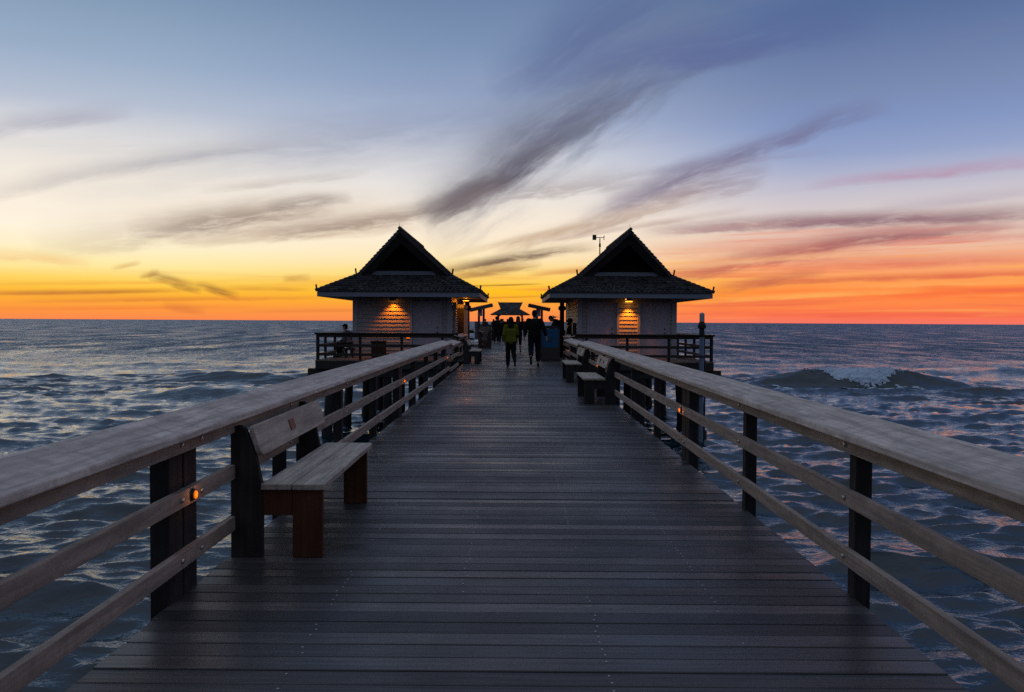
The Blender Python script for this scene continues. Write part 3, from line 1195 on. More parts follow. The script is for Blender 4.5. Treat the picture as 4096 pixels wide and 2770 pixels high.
def slab(mb, pts, th):
    """thin closed slab under a roof plane"""
    p = [Vector(q) for q in pts]
    n = (p[1] - p[0]).cross(p[2] - p[0]).normalized()
    if n.z < 0:
        p.reverse()
        n = -n
    k = len(p)
    vs = [q for q in p] + [q - n * th for q in p]
    fs = [tuple(range(k)), tuple(range(2 * k - 1, k - 1, -1))] + [((i + 1) % k, i, k + i, k + (i + 1) % k) for i in range(k)]
    mb.add(vs, fs)


rake_m = wood('rake_board_timber', (.060, .058, .054), 'Z', .85, .2, .35)


def make_hut(s, label):
    cx = 4.53 * s
    g = empty('pier_hut', label, 'hut', (cx, 33.3, 0))
    hw, D = 1.96, 7.6
    zt = 2.62
    # clapboard walls: each course leans out over the one below
    w = MB()
    ex = .158
    z = 0.0
    while z < zt - .001:
        z1 = min(zt, z + ex)
        lo, hi = .034, .003
        ring0 = [(-hw - lo, -lo), (hw + lo, -lo), (hw + lo, D + lo), (-hw - lo, D + lo)]
        ring1 = [(-hw - hi, -hi), (hw + hi, -hi), (hw + hi, D + hi), (-hw - hi, D + hi)]
        vs = [(x, y, z) for x, y in ring0] + [(x, y, z1) for x, y in ring1]
        fs = [(i, (i + 1) % 4, 4 + (i + 1) % 4, 4 + i) for i in range(4)] + [(3, 2, 1, 0), (4, 5, 6, 7)]
        w.add(vs, fs)
        z = z1
    w.build('wall', M['siding'], g)
    for x, y in ((-hw, 0), (hw, 0), (-hw, D), (hw, D)):
        sx, sy = (1 if x > 0 else -1), (1 if y > 0 else -1)
        c = MB()
        t = .042
        c.prism([(x + sx * t, y + sy * t), (x - sx * .15, y + sy * t), (x - sx * .15, y - sy * .0), (x, y), (x, y - sy * .15), (x + sx * t, y - sy * .15)], .0, 2.44, 'Z')
        c.build('corner_board', M['white'], g)
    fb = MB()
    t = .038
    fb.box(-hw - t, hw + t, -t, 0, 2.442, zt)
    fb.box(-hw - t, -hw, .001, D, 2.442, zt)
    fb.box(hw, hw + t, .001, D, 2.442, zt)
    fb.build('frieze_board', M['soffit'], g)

    def door(x0, x1, hx):
        d = MB()
        d.box(x0 + .085, x1 - .085, -.05, -.001, .03, 2.19)
        do = d.build('door', M['door'], g, bevel=.003)
        f = MB()
        f.box(x0, x0 + .083, -.14 if s < 0 else -.062, -.001, 0, 2.28)  # left hut's jamb made deeper to block the lamp's grazing light
        f.box(x1 - .083, x1, -.062, -.001, 0, 2.28)
        f.box(x0 + .084, x1 - .084, -.060, -.001, 2.193, 2.28)
        f.build('door_frame', M['white'], do)
        h_ = MB()
        h_.tube((hx, -.051, 1.04), (hx, -.10, 1.04), .022, .018, 10)
        h_.ball((hx, -.115, 1.04), .034, .026, .034)
        h_.tube((hx, -.051, 1.22), (hx, -.07, 1.22), .028, .026, 10)
        h_.build('handle', M['dark'], do, smooth=True)
    if s < 0:
        door(.32, 1.60, 1.42)
        lampx = -.34
    else:
        door(-1.60, -.42, -.60)
        door(.52, 1.72, 1.52)
        lampx = .04
        tb = MB()
        for x in (-.418, .42):
            tb.box(x, x + .098, -.13, -.001, 0, 2.26)  # depth added to keep the lamplight off the doors
        tb.build('trim_board', M['white'], g)
    # wall lamp, sodium orange, throwing its light down the boards
    lm = MB()
    lm.box(lampx - .10, lampx + .10, -.30, -.045, 2.395, 2.445)
    if s < 0:
        lm.box(lampx - .13, lampx + .13, -.335, -.315, 2.30, 2.44)
    else:
        lm.box(lampx - .14, lampx + .14, -.335, -.10, 2.335, 2.39)
    lo_ = lm.build('wall_lamp', M['dark'], g)
    b = MB()
    if s < 0:
        b.box(lampx - .09, lampx + .09, -.30, -.12, 2.385, 2.394)
    else:
        b.box(lampx - .13, lampx + .13, -.33, -.105, 2.295, 2.334)
        b.ball((lampx - .13, -.27, 2.40), .03, .025, .018, 8, 6)
    b.build('bulb', M['bulb'], lo_)
    if s < 0:
        lamp('wall_lamp_light', g, (lampx, -.245, 2.385), (1, .22, .005), 175, 'SPOT', .03, R(101), .7)
    else:
        lamp('wall_lamp_light', g, (lampx, -.24, 2.28), (1, .235, .006), 150, 'SPOT', .04, R(88), .8)
    # ---- roof
    ew, y0, y1 = 3.22, -1.2, 8.1          # eave half width, front and back
    ze = 2.66
    kw, zk = 1.90, 3.38                   # where the steep upper roof meets the flared skirt
    ky0, ky1 = .55, 6.4
    zr = 5.10
    ry0, ry1 = -.85, 7.5                  # the ridge juts out past the gables
    sk = MB()
    E = [(-ew, y0, ze), (ew, y0, ze), (ew, y1, ze), (-ew, y1, ze)]
    K = [(-kw, ky0, zk), (kw, ky0, zk), (kw, ky1, zk), (-kw, ky1, zk)]
    for i in range(4):
        j = (i + 1) % 4
        shingle_plane(sk, E[i], E[j], K[j], K[i], .25, .062, .17, rnd, .006)
    slabs = MB()
    for i in range(4):
        j = (i + 1) % 4
        slab(sk, [E[i], E[j], K[j], K[i]], .05)
    # hip caps
    for i in range(4):
        e, k = Vector(E[i]), Vector(K[i])
        nseg = 9
        for q in range(nseg):
            a_, b_ = e.lerp(k, q / nseg), e.lerp(k, (q + 1.1) / nseg)
            sk.tube(a_ + Vector((0, 0, .03)), b_ + Vector((0, 0, .01)), .045, .038, 6)
    sk.build('skirt_roof', M['shingle'], g)
    up = MB()
    for sx in (-1, 1):
        A, B = (sx * kw, ky0 - .15, zk), (sx * kw, ky1 + .15, zk)
        C_, D_ = (0, ry1, zr), (0, ry0, zr)
        shingle_plane(up, A, B, C_, D_, .19, .036)
        slab(up, [A, B, C_, D_], .11)
    nseg = 30
    for q in range(nseg):
        ya, yb = ry0 - .02 + (ry1 - ry0) * q / nseg, ry0 + (ry1 - ry0) * (q + 1.12) / nseg
        up.tube((0, ya, zr + .03), (0, yb, zr + .012), .075, .062, 6)
    up.build('upper_roof', M['shingle'], g)
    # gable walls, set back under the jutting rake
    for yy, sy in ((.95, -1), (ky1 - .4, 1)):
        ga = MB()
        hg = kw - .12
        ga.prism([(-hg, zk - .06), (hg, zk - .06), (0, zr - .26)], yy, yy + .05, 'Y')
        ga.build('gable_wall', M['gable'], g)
    gt = MB()
    gt.box(-1.30, 1.30, .42, .465, zk - .02, zk + .14)
    gt.build('gable_trim', M['fascia'], g)
    # broad rake boards hanging under the front edges of the upper roof, leaning out with the ridge
    rk = MB()
    for sx in (-1, 1):
        def lean(z):
            return ky0 - .16 + (ry0 + .0 - ky0 + .16) * (z - zk) / (zr - zk)
        q = [(sx * (kw - .03), zk - .10), (0, zr - .125), (0, zr - .54), (sx * 1.42, zk - .06)]
        o_ = Vector((0, .04, 0))
        vs = [Vector((x, lean(z), z)) for x, z in q]
        vs += [v + o_ for v in vs]
        fs = [(0, 1, 2, 3), (7, 6, 5, 4), (0, 4, 5, 1), (1, 5, 6, 2), (2, 6, 7, 3), (3, 7, 4, 0)]
        rk.add(vs, fs if sx < 0 else [tuple(reversed(f)) for f in fs])
    rk.build('rake_board', rake_m, g)
    # fascia and soffit
    fz0, fz1 = ze - .235, ze - .055
    fc = MB()
    ins = .05
    fc.box(-ew + ins, ew - ins, y0 + ins, y0 + ins + .03, fz0, fz1)
    fc.box(-ew + ins, ew - ins, y1 - ins - .03, y1 - ins, fz0, fz1)
    fc.box(-ew + ins, -ew + ins + .03, y0 + ins + .032, y1 - ins - .032, fz0, fz1)
    fc.box(ew - ins - .03, ew - ins, y0 + ins + .032, y1 - ins - .032, fz0, fz1)
    fc.build('fascia', M['fascia'], g)
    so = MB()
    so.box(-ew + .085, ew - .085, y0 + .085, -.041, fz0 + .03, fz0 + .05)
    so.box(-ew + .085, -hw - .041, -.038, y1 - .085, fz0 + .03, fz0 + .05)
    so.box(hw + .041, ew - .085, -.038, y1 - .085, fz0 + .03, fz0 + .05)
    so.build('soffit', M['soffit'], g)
    for (x, y, zz, hgt) in [(-ew + .05, y0 + .05, ze, .20), (ew - .05, y0 + .05, ze, .20), (-ew + .05, y1 - .05, ze, .20), (ew - .05, y1 - .05, ze, .20),
                            (-kw - .06, ky0, zk, .22), (kw + .06, ky0, zk, .22)]:
        pg = MB()
        lean = -.04 if x < 0 else .04
        pg.tube((x, y, zz - .02), (x + lean, y, zz + hgt + .03), .034, .034, 8)
        pg.build('roof_peg', M['post'], g)
    spk = MB()
    spk.tube((0, ry0 + .1, zr), (-.03, ry0 + .1, zr + .24), .008, .005, 6)
    if s < 0:
        spk.tube((0, ry0 + .1, zr + .02), (.12, ry0 + .15, zr + .17), .006, .004, 6)
    spk.build('bird_spike', M['dark'], g)
    # columns under the walkway-side eave
    for y in (6.6,):
        cl_ = MB()
        x = -s * (hw + .28)
        cl_.lathe([(.16, 0), (.16, .12), (.12, .16), (.11, 2.02), (.17, 2.06), (.19, 2.14), (.17, 2.22), (.11, 2.26), (.11, fz0 + .03)], (x, y, 0), 14)
        cl_.build('column', M['post'], g)
    return g


HL = make_hut(-1, 'left shingle-roofed hut with one door and an orange pool of lamplight on its boards')
HR = make_hut(1, 'right shingle-roofed hut with two doors and lamplit boards between them')

# walkway side of the left hut: louvred shutters, roller boxes and a lamp
hw = 1.96
sh = MB()
x0 = hw + .036
for (a, b) in ((.75, .80), (1.95, 2.0)):
    sh.box(x0, x0 + .10, a, b, .55, 2.05)
for z in (.55, 2.0):
    sh.box(x0, x0 + .10, .801, 1.949, z, z + .05)
z = .62
while z < 1.98:
    sh.box(x0 + .02, x0 + .025, .80, 1.95, z, z + .06, 0)
    vs = [(x0 + .02, .80, z), (x0 + .085, .80, z - .0), (x0 + .03, .80, z + .075), (x0 + .02, 1.95, z), (x0 + .085, 1.95, z), (x0 + .03, 1.95, z + .075)]
    sh.add(vs, [(0, 1, 2), (3, 5, 4), (0, 3, 4, 1), (1, 4, 5, 2), (2, 5, 3, 0)])
    z += .10
sh.build('louvred_shutter', M['white'], HL)
pn = MB()
pn.box(x0, x0 + .30, 3.0, 3.06, .35, 2.06)
pn.box(x0, x0 + .30, 6.3, 6.36, .35, 2.06)
pn.box(x0 + .26, x0 + .30, 3.061, 6.299, .35, 2.02)
pn.build('serving_shutter', M['dark'], HL)
bx = MB()
bx.box(x0, x0 + .28, 3.0, 6.4, 2.07, 2.22)
bx.box(x0, x0 + .16, .3, .62, 2.0, 2.26)
bx.build('roller_box', M['white'], HL)
el_ = MB()
el_.box(hw + .30, hw + .62, 2.2, 2.6, 2.385, 2.45)
elo = el_.build('eave_lamp', M['dark'], HL)
eb = MB()
eb.box(hw + .33, hw + .59, 2.23, 2.57, 2.372, 2.384)
eb.build('bulb', M['bulb'], elo, smooth=False)
lamp('eave_lamp_light', HL, (hw + .46, 2.4, 2.33), (1, .28, .012), 22, 'POINT', .06)
# meter box on the walkway side of the right hut
mbx = MB()
mbx.box(-hw - .16, -hw - .036, .85, 1.45, .95, 1.45)
mbx.tube((-hw - .08, 1.1, 0), (-hw - .08, 1.1, .949), .03, .03, 8)
mbx.build('meter_box', M['dark'], HR, bevel=.01)

# wind vane on the right hut's roof
vx, vy = 3.78, 36.9
vb = 5.10 - abs(vx - 4.53) * .905
wv_ = empty('wind_vane', 'wind vane on a thin pole above the right hut roof', 'wind vane', (vx, vy, vb - .02))
p = MB()
p.tube((0, 0, 0), (0, 0, 5.24 - vb), .028, .022, 8)
p.tube((0, 0, 4.85 - vb), (0, 0, 5.0 - vb), .045, .045, 8)
p.build('pole', M['dark'], wv_)
p = MB()
zz = 5.27 - vb
p.tube((-.26, 0, zz), (.18, 0, zz), .018, .014, 8)
p.box(-.33, -.16, -.012, .012, zz - .11, zz + .12)
p.build('vane', M['dark'], wv_)
p = MB()
for k in range(3):
    t = k * 2.1 + .4
    p.tube((.18, 0, zz), (.18, .11 * math.cos(t), zz + .11 * math.sin(t)), .012, .02, 6)
p.build('propeller', M['dark'], wv_)

# pole before the right platform corner, bluish light painted into its shaft colour
pole_m = plain('bluish_lit_pipe', (.16, .23, .34), .4, .4, 0, .1, 3)
mp = empty('mooring_pole', 'tall bluish-lit pole rising from the water at the right platform corner', 'pole', (6.93, 30.55, SEA_Z))
p = MB()
p.tube((0, 0, -2.5), (0, 0, 3.95), .088, .086, 16)
p.build('shaft', pole_m, mp, smooth=False)
p = MB()
p.lathe([(.10, 3.951), (.105, 4.02), (.09, 4.25), (.15, 4.30), (.155, 4.38), (.12, 4.46), (.095, 4.5), (.10, 4.53)], (0, 0, 0), 16)
p.build('collar', M['post'], mp)
p = MB()
p.lathe([(.094, 4.531), (.094, 4.80), (.07, 4.845), (.02, 4.86)], (0, 0, 0), 16)
p.build('cap', M['white'], mp)
p = MB()
for z in (3.2, 1.75):
    p.box(-.14, .16, -.10, .10, z, z + .07)
p.build('clamp', M['dark'], mp)
p = MB()
p.tube((.15, .06, -1), (.15, .06, 3.1), .03, .03, 8)
p.build('side_pipe', M['dark'], mp)


# ------------------------------------------------------------------ bins
def make_bin(label, loc, top_c, low_c, split, emblem, rz=0.0):
    g = empty('trash_bin', label, 'bin', loc, rz, 'bins along the walkway')
    w, d, h = .72, .62, 1.26
    fr = MB()
    t = .05
    for x in (-w / 2, w / 2 - t):
        for y in (0, d - t):
            fr.box(x, x + t, y, y + t, .0, h)
    for z in (.02, h - .03):
        fr.box(-w / 2 + t, w / 2 - t, 0, t, z, z + .05)
        fr.box(-w / 2 + t, w / 2 - t, d - t, d, z, z + .05)
    fr.build('frame', M['dark'], g)
    ld_ = MB()
    arc = [(-w / 2 - .015, h + .021)] + [(-w / 2 - .015 + (w + .03) * k / 8, h + .03 + .055 * math.sin(PI * k / 8)) for k in range(9)] + [(w / 2 + .015, h + .021)]
    ld_.prism(arc, -.015, d + .015, 'Y')
    ld_.build('lid', M['dark'], g)
    bd = MB()
    bd.box(-w / 2 + .015, w / 2 - .015, .03, d - .03, .04, h - .04)
    bd.build('body', M['dark'], g)
    if split:
        a = MB()
        a.box(-w / 2 + t, w / 2 - t, .010, .028, .52, h - .035)
        po = a.build('poster', plain('poster_upper', top_c, .35, .4, 0, .08), g)
        b = MB()
        b.box(-w / 2 + t, w / 2 - t, .012, .028, .075, .515)
        b.build('front_panel', plain('panel_lower', low_c, .6, .3), g)
    else:
        a = MB()
        a.box(-w / 2 + t, w / 2 - t, .010, .028, .075, h - .035)
        po = a.build('poster', plain('poster_full', top_c, .45, .4, 0, .25, 3), g)
        b = MB()
        b.box(-w / 2 + t, w / 2 - t, .006, .0095, .075, .42)
        b.build('poster_band', plain('poster_band', low_c, .5, .3, 0, .2, 4), po)
    e = MB()
    e.prism(emblem, .001, .0055, 'Y')
    e.build('emblem', M['dark'], po)
    return g


emb1 = [(-.06, .80), (-.02, .73), (.04, .75), (.07, .84), (.06, .92), (.035, .85), (.01, .80), (-.03, .82)]
make_bin('dark bin with a bright blue poster beside the walking man', (1.35, 31.0, 0), (.006, .085, .18), (.05, .043, .035), True, emb1)
emb2 = [(.0, .12), (.30, .12), (.30, .95), (.26, 1.0), (.20, .93), (.10, .70), (.12, .60), (.19, .52), (.08, .40)]
make_bin('tall dark bin with a grey and brown poster beside the left hut', (-1.64, 45.4, 0), (.17, .14, .13), (.12, .06, .05), False, emb2)
sb = empty('waste_basket', 'small dark square basket in front of the left hut boards', 'basket', (-5.35, 32.5, 0))
p = MB()
p.prism([(-.25, 0), (.25, 0), (.265, .66), (-.265, .66)], -.24, .24, 'Y')
p.build('body', plain('basket_brown', (.05, .03, .02), .7, .2), sb)
p = MB()
p.box(-.28, .28, -.27, .27, .661, .70)
p.build('rim', M['dark'], sb)


# ------------------------------------------------------------------ kiosks and far pavilion
def make_kiosk(s, label):
    g = empty('notice_kiosk', label, 'kiosk', (s * (2.84 if s < 0 else 2.09), 70, 0), 0, 'roofed notice boards beyond the huts')
    r = MB()
    # roof slab rising towards the walkway
    a, b = (-.98, 2.53), (.95, 2.98)
    if s > 0:
        a, b = (-.92, 2.98), (.92, 2.60)
    shingle_plane(r, (a[0], -.8, a[1]) if s < 0 else (b[0], -.8, b[1]), (a[0], .8, a[1]) if s < 0 else (b[0], .8, b[1]),
                  (b[0], .8, b[1]) if s < 0 else (a[0], .8, a[1]), (b[0], -.8, b[1]) if s < 0 else (a[0], -.8, a[1]), .2, .04)
    slab(r, [(a[0], -.8, a[1]), (b[0], -.8, b[1]), (b[0], .8, b[1]), (a[0], .8, a[1])], .26)
    r.build('roof', M['shingle'], g)
    for x in (-.28, .12) if s < 0 else (-.28, .12):
        p = MB()
        p.box(x, x + .19, -.09, .09, 0, 2.55)
        p.build('post', M['post'], g)
    p = MB()
    p.box(-.26, .10, -.15, -.095, 1.92, 2.52)
    p.build('board', M['door'], g)
    return g


make_kiosk(-1, 'small roofed notice kiosk beyond the left hut, roof rising to the right')
make_kiosk(1, 'small roofed notice kiosk beyond the man, roof rising to the left')
ub = empty('utility_box', 'purple-grey utility box beside the left notice kiosk', 'box', (-3.15, 68.0, 0))
p = MB(); p.box(-.12, .12, -.12, .12, .0, 1.42); p.build('cabinet', plain('utility_grey', (.12, .10, .12), .6, .3), ub, bevel=.01)
p = MB(); p.prism([(-.14, 1.422), (.14, 1.422), (.12, 1.47), (-.12, 1.47)], -.14, .14, 'Y'); p.build('cap', M['dark'], ub)

pv = empty('far_pavilion', 'open roofed pavilion with jutting ridge at the far end of the pier', 'pavilion', (-.82, 152, 0))
r = MB()
kx, rx, exx = 1.70, 2.26, 3.55
zr_, zk_, ze_ = 4.98, 3.75, 2.72
E = [(-exx, -3.5, ze_), (exx, -3.5, ze_), (exx, 3.5, ze_), (-exx, 3.5, ze_)]
K = [(-kx, -1.6, zk_), (kx, -1.6, zk_), (kx, 1.6, zk_), (-kx, 1.6, zk_)]
for i in range(4):
    j = (i + 1) % 4
    slab(r, [E[i], E[j], K[j], K[i]], .12)
    shingle_plane(r, E[i], E[j], K[j], K[i], .3, .05, .5)
for sy in (-1, 1):
    q = [(-kx - .02, sy * 1.6, zk_), (kx + .02, sy * 1.6, zk_), (rx, 0, zr_), (-rx, 0, zr_)]
    slab(r, q, .12)
    shingle_plane(r, *q, .3, .05, .5)
for x in (-rx, rx):
    r.tube((x * .97, 0, zr_), (x, 0, zr_ + .16), .04, .03, 6)
r.build('roof', M['shingle'], pv)
for x in (-2.2, 2.2):
    for y in (-2.3, 2.3):
        p = MB()
        p.box(x - .16, x + .16, y - .16, y + .16, 0, 2.8)
        p.build('post', M['post'], pv)
        p = MB()
        p.tube((x, y, 2.25), (x * .74, y, 2.8), .05, .05, 6)
        p.build('brace', M['post'], pv)
p = MB()
for k in range(26):
    p.tube((-3.2 + k * .25, -3.3, ze_ - .12), (-3.2 + k * .25, -3.3, ze_ - .12 - rnd.uniform(.05, .16)), .03, .01, 5)
p.build('eave_fringe', M['post'], pv)


# ------------------------------------------------------------------ people
def rcone(mb, p0, p1, r0, r1, n=10, flat=None):
    """capsule that tapers from r0 to r1; flat=(axis vector, factor) squashes it about its line"""
    p0, p1 = Vector(p0), Vector(p1)
    d = p1 - p0
    L = d.length
    d = d.normalized() if L > 1e-6 else Vector((0, 0, 1))
    a = d.orthogonal().normalized()
    b = d.cross(a)
    rings = []
    for k in range(1, 4):
        t = -PI / 2 + k * PI / 6
        rings.append((p0 + d * (r0 * math.sin(t)), r0 * math.cos(t)))
    rings.append((p0, r0))
    rings.append((p1, r1))
    for k in range(1, 3):
        t = k * PI / 6
        rings.append((p1 + d * (r1 * math.sin(t)), r1 * math.cos(t)))
    vs = [p0 - d * r0]
    for c, r in rings:
        for i in range(n):
            t = 2 * PI * i / n
            o = (a * math.cos(t) + b * math.sin(t)) * r
            if flat:
                ax = Vector(flat[0]).normalized()
                o = o - ax * (o.dot(ax) * (1 - flat[1]))
            vs.append(c + o)
    vs.append(p1 + d * r1)
    fs = [(0, 1 + (i + 1) % n, 1 + i) for i in range(n)]
    for j in range(len(rings) - 1):
        for i in range(n):
            q, w = 1 + j * n + i, 1 + j * n + (i + 1) % n
            fs.append((q, w, w + n, q + n))
    top = len(vs) - 1
    fs += [(top, 1 + (len(rings) - 1) * n + i, 1 + (len(rings) - 1) * n + (i + 1) % n) for i in range(n)]
    mb.add(vs, fs)


def loft(mb, rings, n=16):
    """closed trunk through elliptical rings (centre, rx, ry)"""
    vs, fs = [], []
    for c, rx_, ry_ in rings:
        for i in range(n):
            t = 2 * PI * i / n
            vs.append((c[0] + rx_ * math.cos(t), c[1] + ry_ * math.sin(t), c[2]))
    for k in range(len(rings) - 1):
        for i in range(n):
            fs.append((k * n + i, k * n + (i + 1) % n, (k + 1) * n + (i + 1) % n, (k + 1) * n + i))
    fs += [tuple(range(n - 1, -1, -1)), tuple((len(rings) - 1) * n + i for i in range(n))]
    mb.add(vs, fs)


def melt(mb, name, mat, parent, voxel, scale, smooth=4):
    """join the overlapping shapes into one continuous skin"""
    me = mb.mesh(name, mat, True)
    o = bpy.data.objects.new(name, me)
    COL.objects.link(o)
    md = o.modifiers.new('r', 'REMESH')
    md.mode = 'VOXEL'
    md.voxel_size = voxel
    md.use_smooth_shade = True
    if smooth:
        sm = o.modifiers.new('s', 'SMOOTH')
        sm.factor = .5
        sm.iterations = smooth
    dg = bpy.context.evaluated_depsgraph_get()
    ev = o.evaluated_get(dg)
    m2 = bpy.data.meshes.new_from_object(ev, depsgraph=dg)
    m2.name = name
    o.modifiers.clear()
    o.data = m2
    bpy.data.meshes.remove(me)
    m2.materials.clear()
    m2.materials.append(mat)
    m2.polygons.foreach_set('use_smooth', [True] * len(m2.polygons))
    m2.transform(Matrix.Scale(scale, 4))
    o.parent = parent
    return o


BASE = dict(head=(0, .02, 1.63), neck=(0, 0, 1.47), chest=(0, 0, 1.30), waist=(0, 0, 1.08), pelvis=(0, 0, .94),
            shL=(-.185, 0, 1.42), elL=(-.25, -.03, 1.14), wrL=(-.25, .05, .90), shR=(.185, 0, 1.42), elR=(.25, -.03, 1.14), wrR=(.25, .05, .90),
            hipL=(-.095, 0, .92), knL=(-.10, .02, .50), anL=(-.10, -.02, .085), toL=(-.12, .15, .03),
            hipR=(.095, 0, .92), knR=(.10, .02, .50), anR=(.10, -.02, .085), toR=(.12, .15, .03), face=(0, 1, 0))


def hand(mb, wr, el, side, k=1.0):
    wr, el = Vector(wr), Vector(el)
    d = (wr - el).normalized()
    f = Vector((0, 1, 0)) - d * d.y
    f = f.normalized() if f.length > .2 else Vector((0, 0, 1))
    sd = d.cross(f).normalized()
    if sd.x * side > 0:
        sd = -sd
    pe = wr + d * .085
    rcone(mb, wr, pe, .026 * k, .034 * k, 8, (sd, .55))
    for i, (off, L) in enumerate(((-.027, .070), (-.009, .080), (.009, .075), (.027, .058))):
        b = pe + f * off
        m_ = b + d * (L * .55) + sd * .012
        rcone(mb, b, m_, .0095 * k, .0085 * k, 6)
        rcone(mb, m_, m_ + d * (L * .42) + sd * .022, .0085 * k, .0070 * k, 6)
    tb = wr + d * .03 + f * .022
    tm = tb + d * .035 + f * .028
    rcone(mb, tb, tm, .012 * k, .010 * k, 6)
    rcone(mb, tm, tm + d * .030 + f * .006, .010 * k, .008 * k, 6)


def make_person(label, loc, rz, H, pose=None, top=(.012, .012, .012), sleeve=1.0, pants=(.012, .012, .018), pant_len=1.0, hair=(.015, .011, .009),
                hair_style='short', shoe=True, vox=.011, loose=1.0, female=False, cap=None, group=None, top_len=0.0):
    J = {k: Vector(v) for k, v in BASE.items()}
    for k, v in (pose or {}).items():
        J[k] = Vector(v)
    g = empty('person', label, 'person', loc, rz, group)
    sc = H / 1.75
    sw = .92 if female else 1.0
    for k in ('shL', 'shR'):
        J[k].x *= sw
    # --- body
    b = MB()
    up = (J['neck'] - J['pelvis'])
    rings = []
    for c, rx_, ry_ in ((J['pelvis'] - Vector((0, 0, .09)), .11, .09), (J['pelvis'], .155, .11), (J['waist'], .125 * sw, .095), (J['chest'], .155 * sw, .115), (J['neck'] - Vector((0, 0, .05)), .13 * sw, .085), (J['neck'], .055, .055)):
        rings.append((c, rx_, ry_))
    if J['neck'].z - J['pelvis'].z > .40 and all(rings[i][0].z < rings[i + 1][0].z for i in range(len(rings) - 1)):
        loft(b, rings)
    for (c0, r0), (c1, r1) in zip(((J['pelvis'], .115), (J['waist'], .105), (J['chest'], .115)), ((J['waist'], .105), (J['chest'], .115), (J['neck'], .06))):
        rcone(b, c0, c1, r0, r1)
    for s_ in 'LR':
        rcone(b, J['chest'].lerp(J['neck'], .6), J['sh' + s_], .06, .055)
        rcone(b, J['sh' + s_], J['el' + s_], .052, .040)
        rcone(b, J['el' + s_], J['wr' + s_], .040, .026)
        hand(b, J['wr' + s_], J['el' + s_], -1 if s_ == 'L' else 1)
        rcone(b, J['pelvis'], J['hip' + s_], .10, .09)
        rcone(b, J['hip' + s_], J['kn' + s_], .088, .056)
        kn, an = J['kn' + s_], J['an' + s_]
        cf = kn.lerp(an, .3) + Vector((0, -.012, 0))
        rcone(b, kn, cf, .055, .058)
        rcone(b, cf, an, .058, .036)
        rcone(b, an, J['to' + s_], .036, .028)
    rcone(b, J['neck'] - Vector((0, 0, .03)), J['head'] - Vector((0, 0, .05)), .055, .052)
    fc = J['face'].normalized()
    rq = Vector((0, 1, 0)).rotation_difference(fc).to_matrix()
    hd = J['head']
    b.ball(hd + rq @ Vector((0, -.008, .02)), .078, .095, .105, 14, 10, mat=rq)
    b.ball(hd + rq @ Vector((0, .025, -.055)), .058, .068, .065, 12, 8, mat=rq)
    b.ball(hd + rq @ Vector((0, .098, -.018)), .014, .020, .024, 8, 6, mat=rq)
    for sx in (-1, 1):
        b.ball(hd + rq @ Vector((sx * .080, .0, -.012)), .012, .022, .032, 8, 6, mat=rq)
    melt(b, 'body', M['skin'], g, vox, sc, 3)
    if vox < .02:
        e = MB()
        for sx in (-1, 1):
            e.ball(hd + rq @ Vector((sx * .032, .084, .005)), .011, .007, .008, 8, 6)
        o = e.build('eyes', M['eye'], g, smooth=True)
        o.data.transform(Matrix.Scale(sc, 4))
        e = MB()
        e.ball(hd + rq @ Vector((0, .088, -.062)), .022, .008, .007, 8, 6)
        o = e.build('mouth', M['lip'], g, smooth=True)
        o.data.transform(Matrix.Scale(sc, 4))
    # --- top
    t = MB()
    lo = J['pelvis'] - Vector((0, 0, .02 + top_len))
    k = loose
    rg_ = ((lo, .168 * k, .125 * k), (J['pelvis'] + Vector((0, 0, .04)), .168 * k, .125 * k), (J['waist'], .148 * k * sw, .118 * k), (J['chest'], .178 * sw * k, .132 * k), (J['neck'] - Vector((0, 0, .06)), .16 * sw, .10), (J['neck'] - Vector((0, 0, .005)), .07, .07))
    if all(rg_[i][0].z < rg_[i + 1][0].z for i in range(len(rg_) - 1)) and J['neck'].z - J['pelvis'].z > .40:
        loft(t, rg_)
    for (c0, r0), (c1, r1) in zip(((J['pelvis'], .13 * k), (J['waist'], .122 * k), (J['chest'], .130 * k)), ((J['waist'], .122 * k), (J['chest'], .13 * k), (J['neck'] - Vector((0, 0, .03)), .075))):
        rcone(t, c0, c1, r0, r1)
    for s_ in 'LR':
        rcone(t, J['chest'].lerp(J['neck'], .6), J['sh' + s_], .085, .075)
        rcone(t, J['sh' + s_], J['el' + s_].lerp(J['sh' + s_], max(0, 1 - 2 * sleeve)), .070 * k, .056 * k)
        if sleeve > .5:
            rcone(t, J['el' + s_], J['el' + s_].lerp(J['wr' + s_], 2 * sleeve - 1), .056 * k, .042 * k)
    melt(t, 'top', cloth(top), g, vox * 1.1, sc, 5)
    # --- trousers
    p_ = MB()
    kk = 1.0 + (loose - 1) * .8
    rcone(p_, J['pelvis'] + Vector((-.05, 0, .03)), J['pelvis'] + Vector((.05, 0, .03)), .125, .125)
    for s_ in 'LR':
        rcone(p_, J['pelvis'], J['hip' + s_], .118, .112)
        rcone(p_, J['hip' + s_], J['kn' + s_], .110, .074 * kk)
        cut = J['kn' + s_].lerp(J['an' + s_], max(.12, 2 * pant_len - 1.02))
        rcone(p_, J['kn' + s_], J['kn' + s_].lerp(cut, .45) + Vector((0, -.012, 0)), .072 * kk, .072 * kk)
        rcone(p_, J['kn' + s_].lerp(cut, .45) + Vector((0, -.012, 0)), cut, .072 * kk, .054 * kk)
    melt(p_, 'trousers', cloth(pants), g, vox * 1.1, sc, 4)
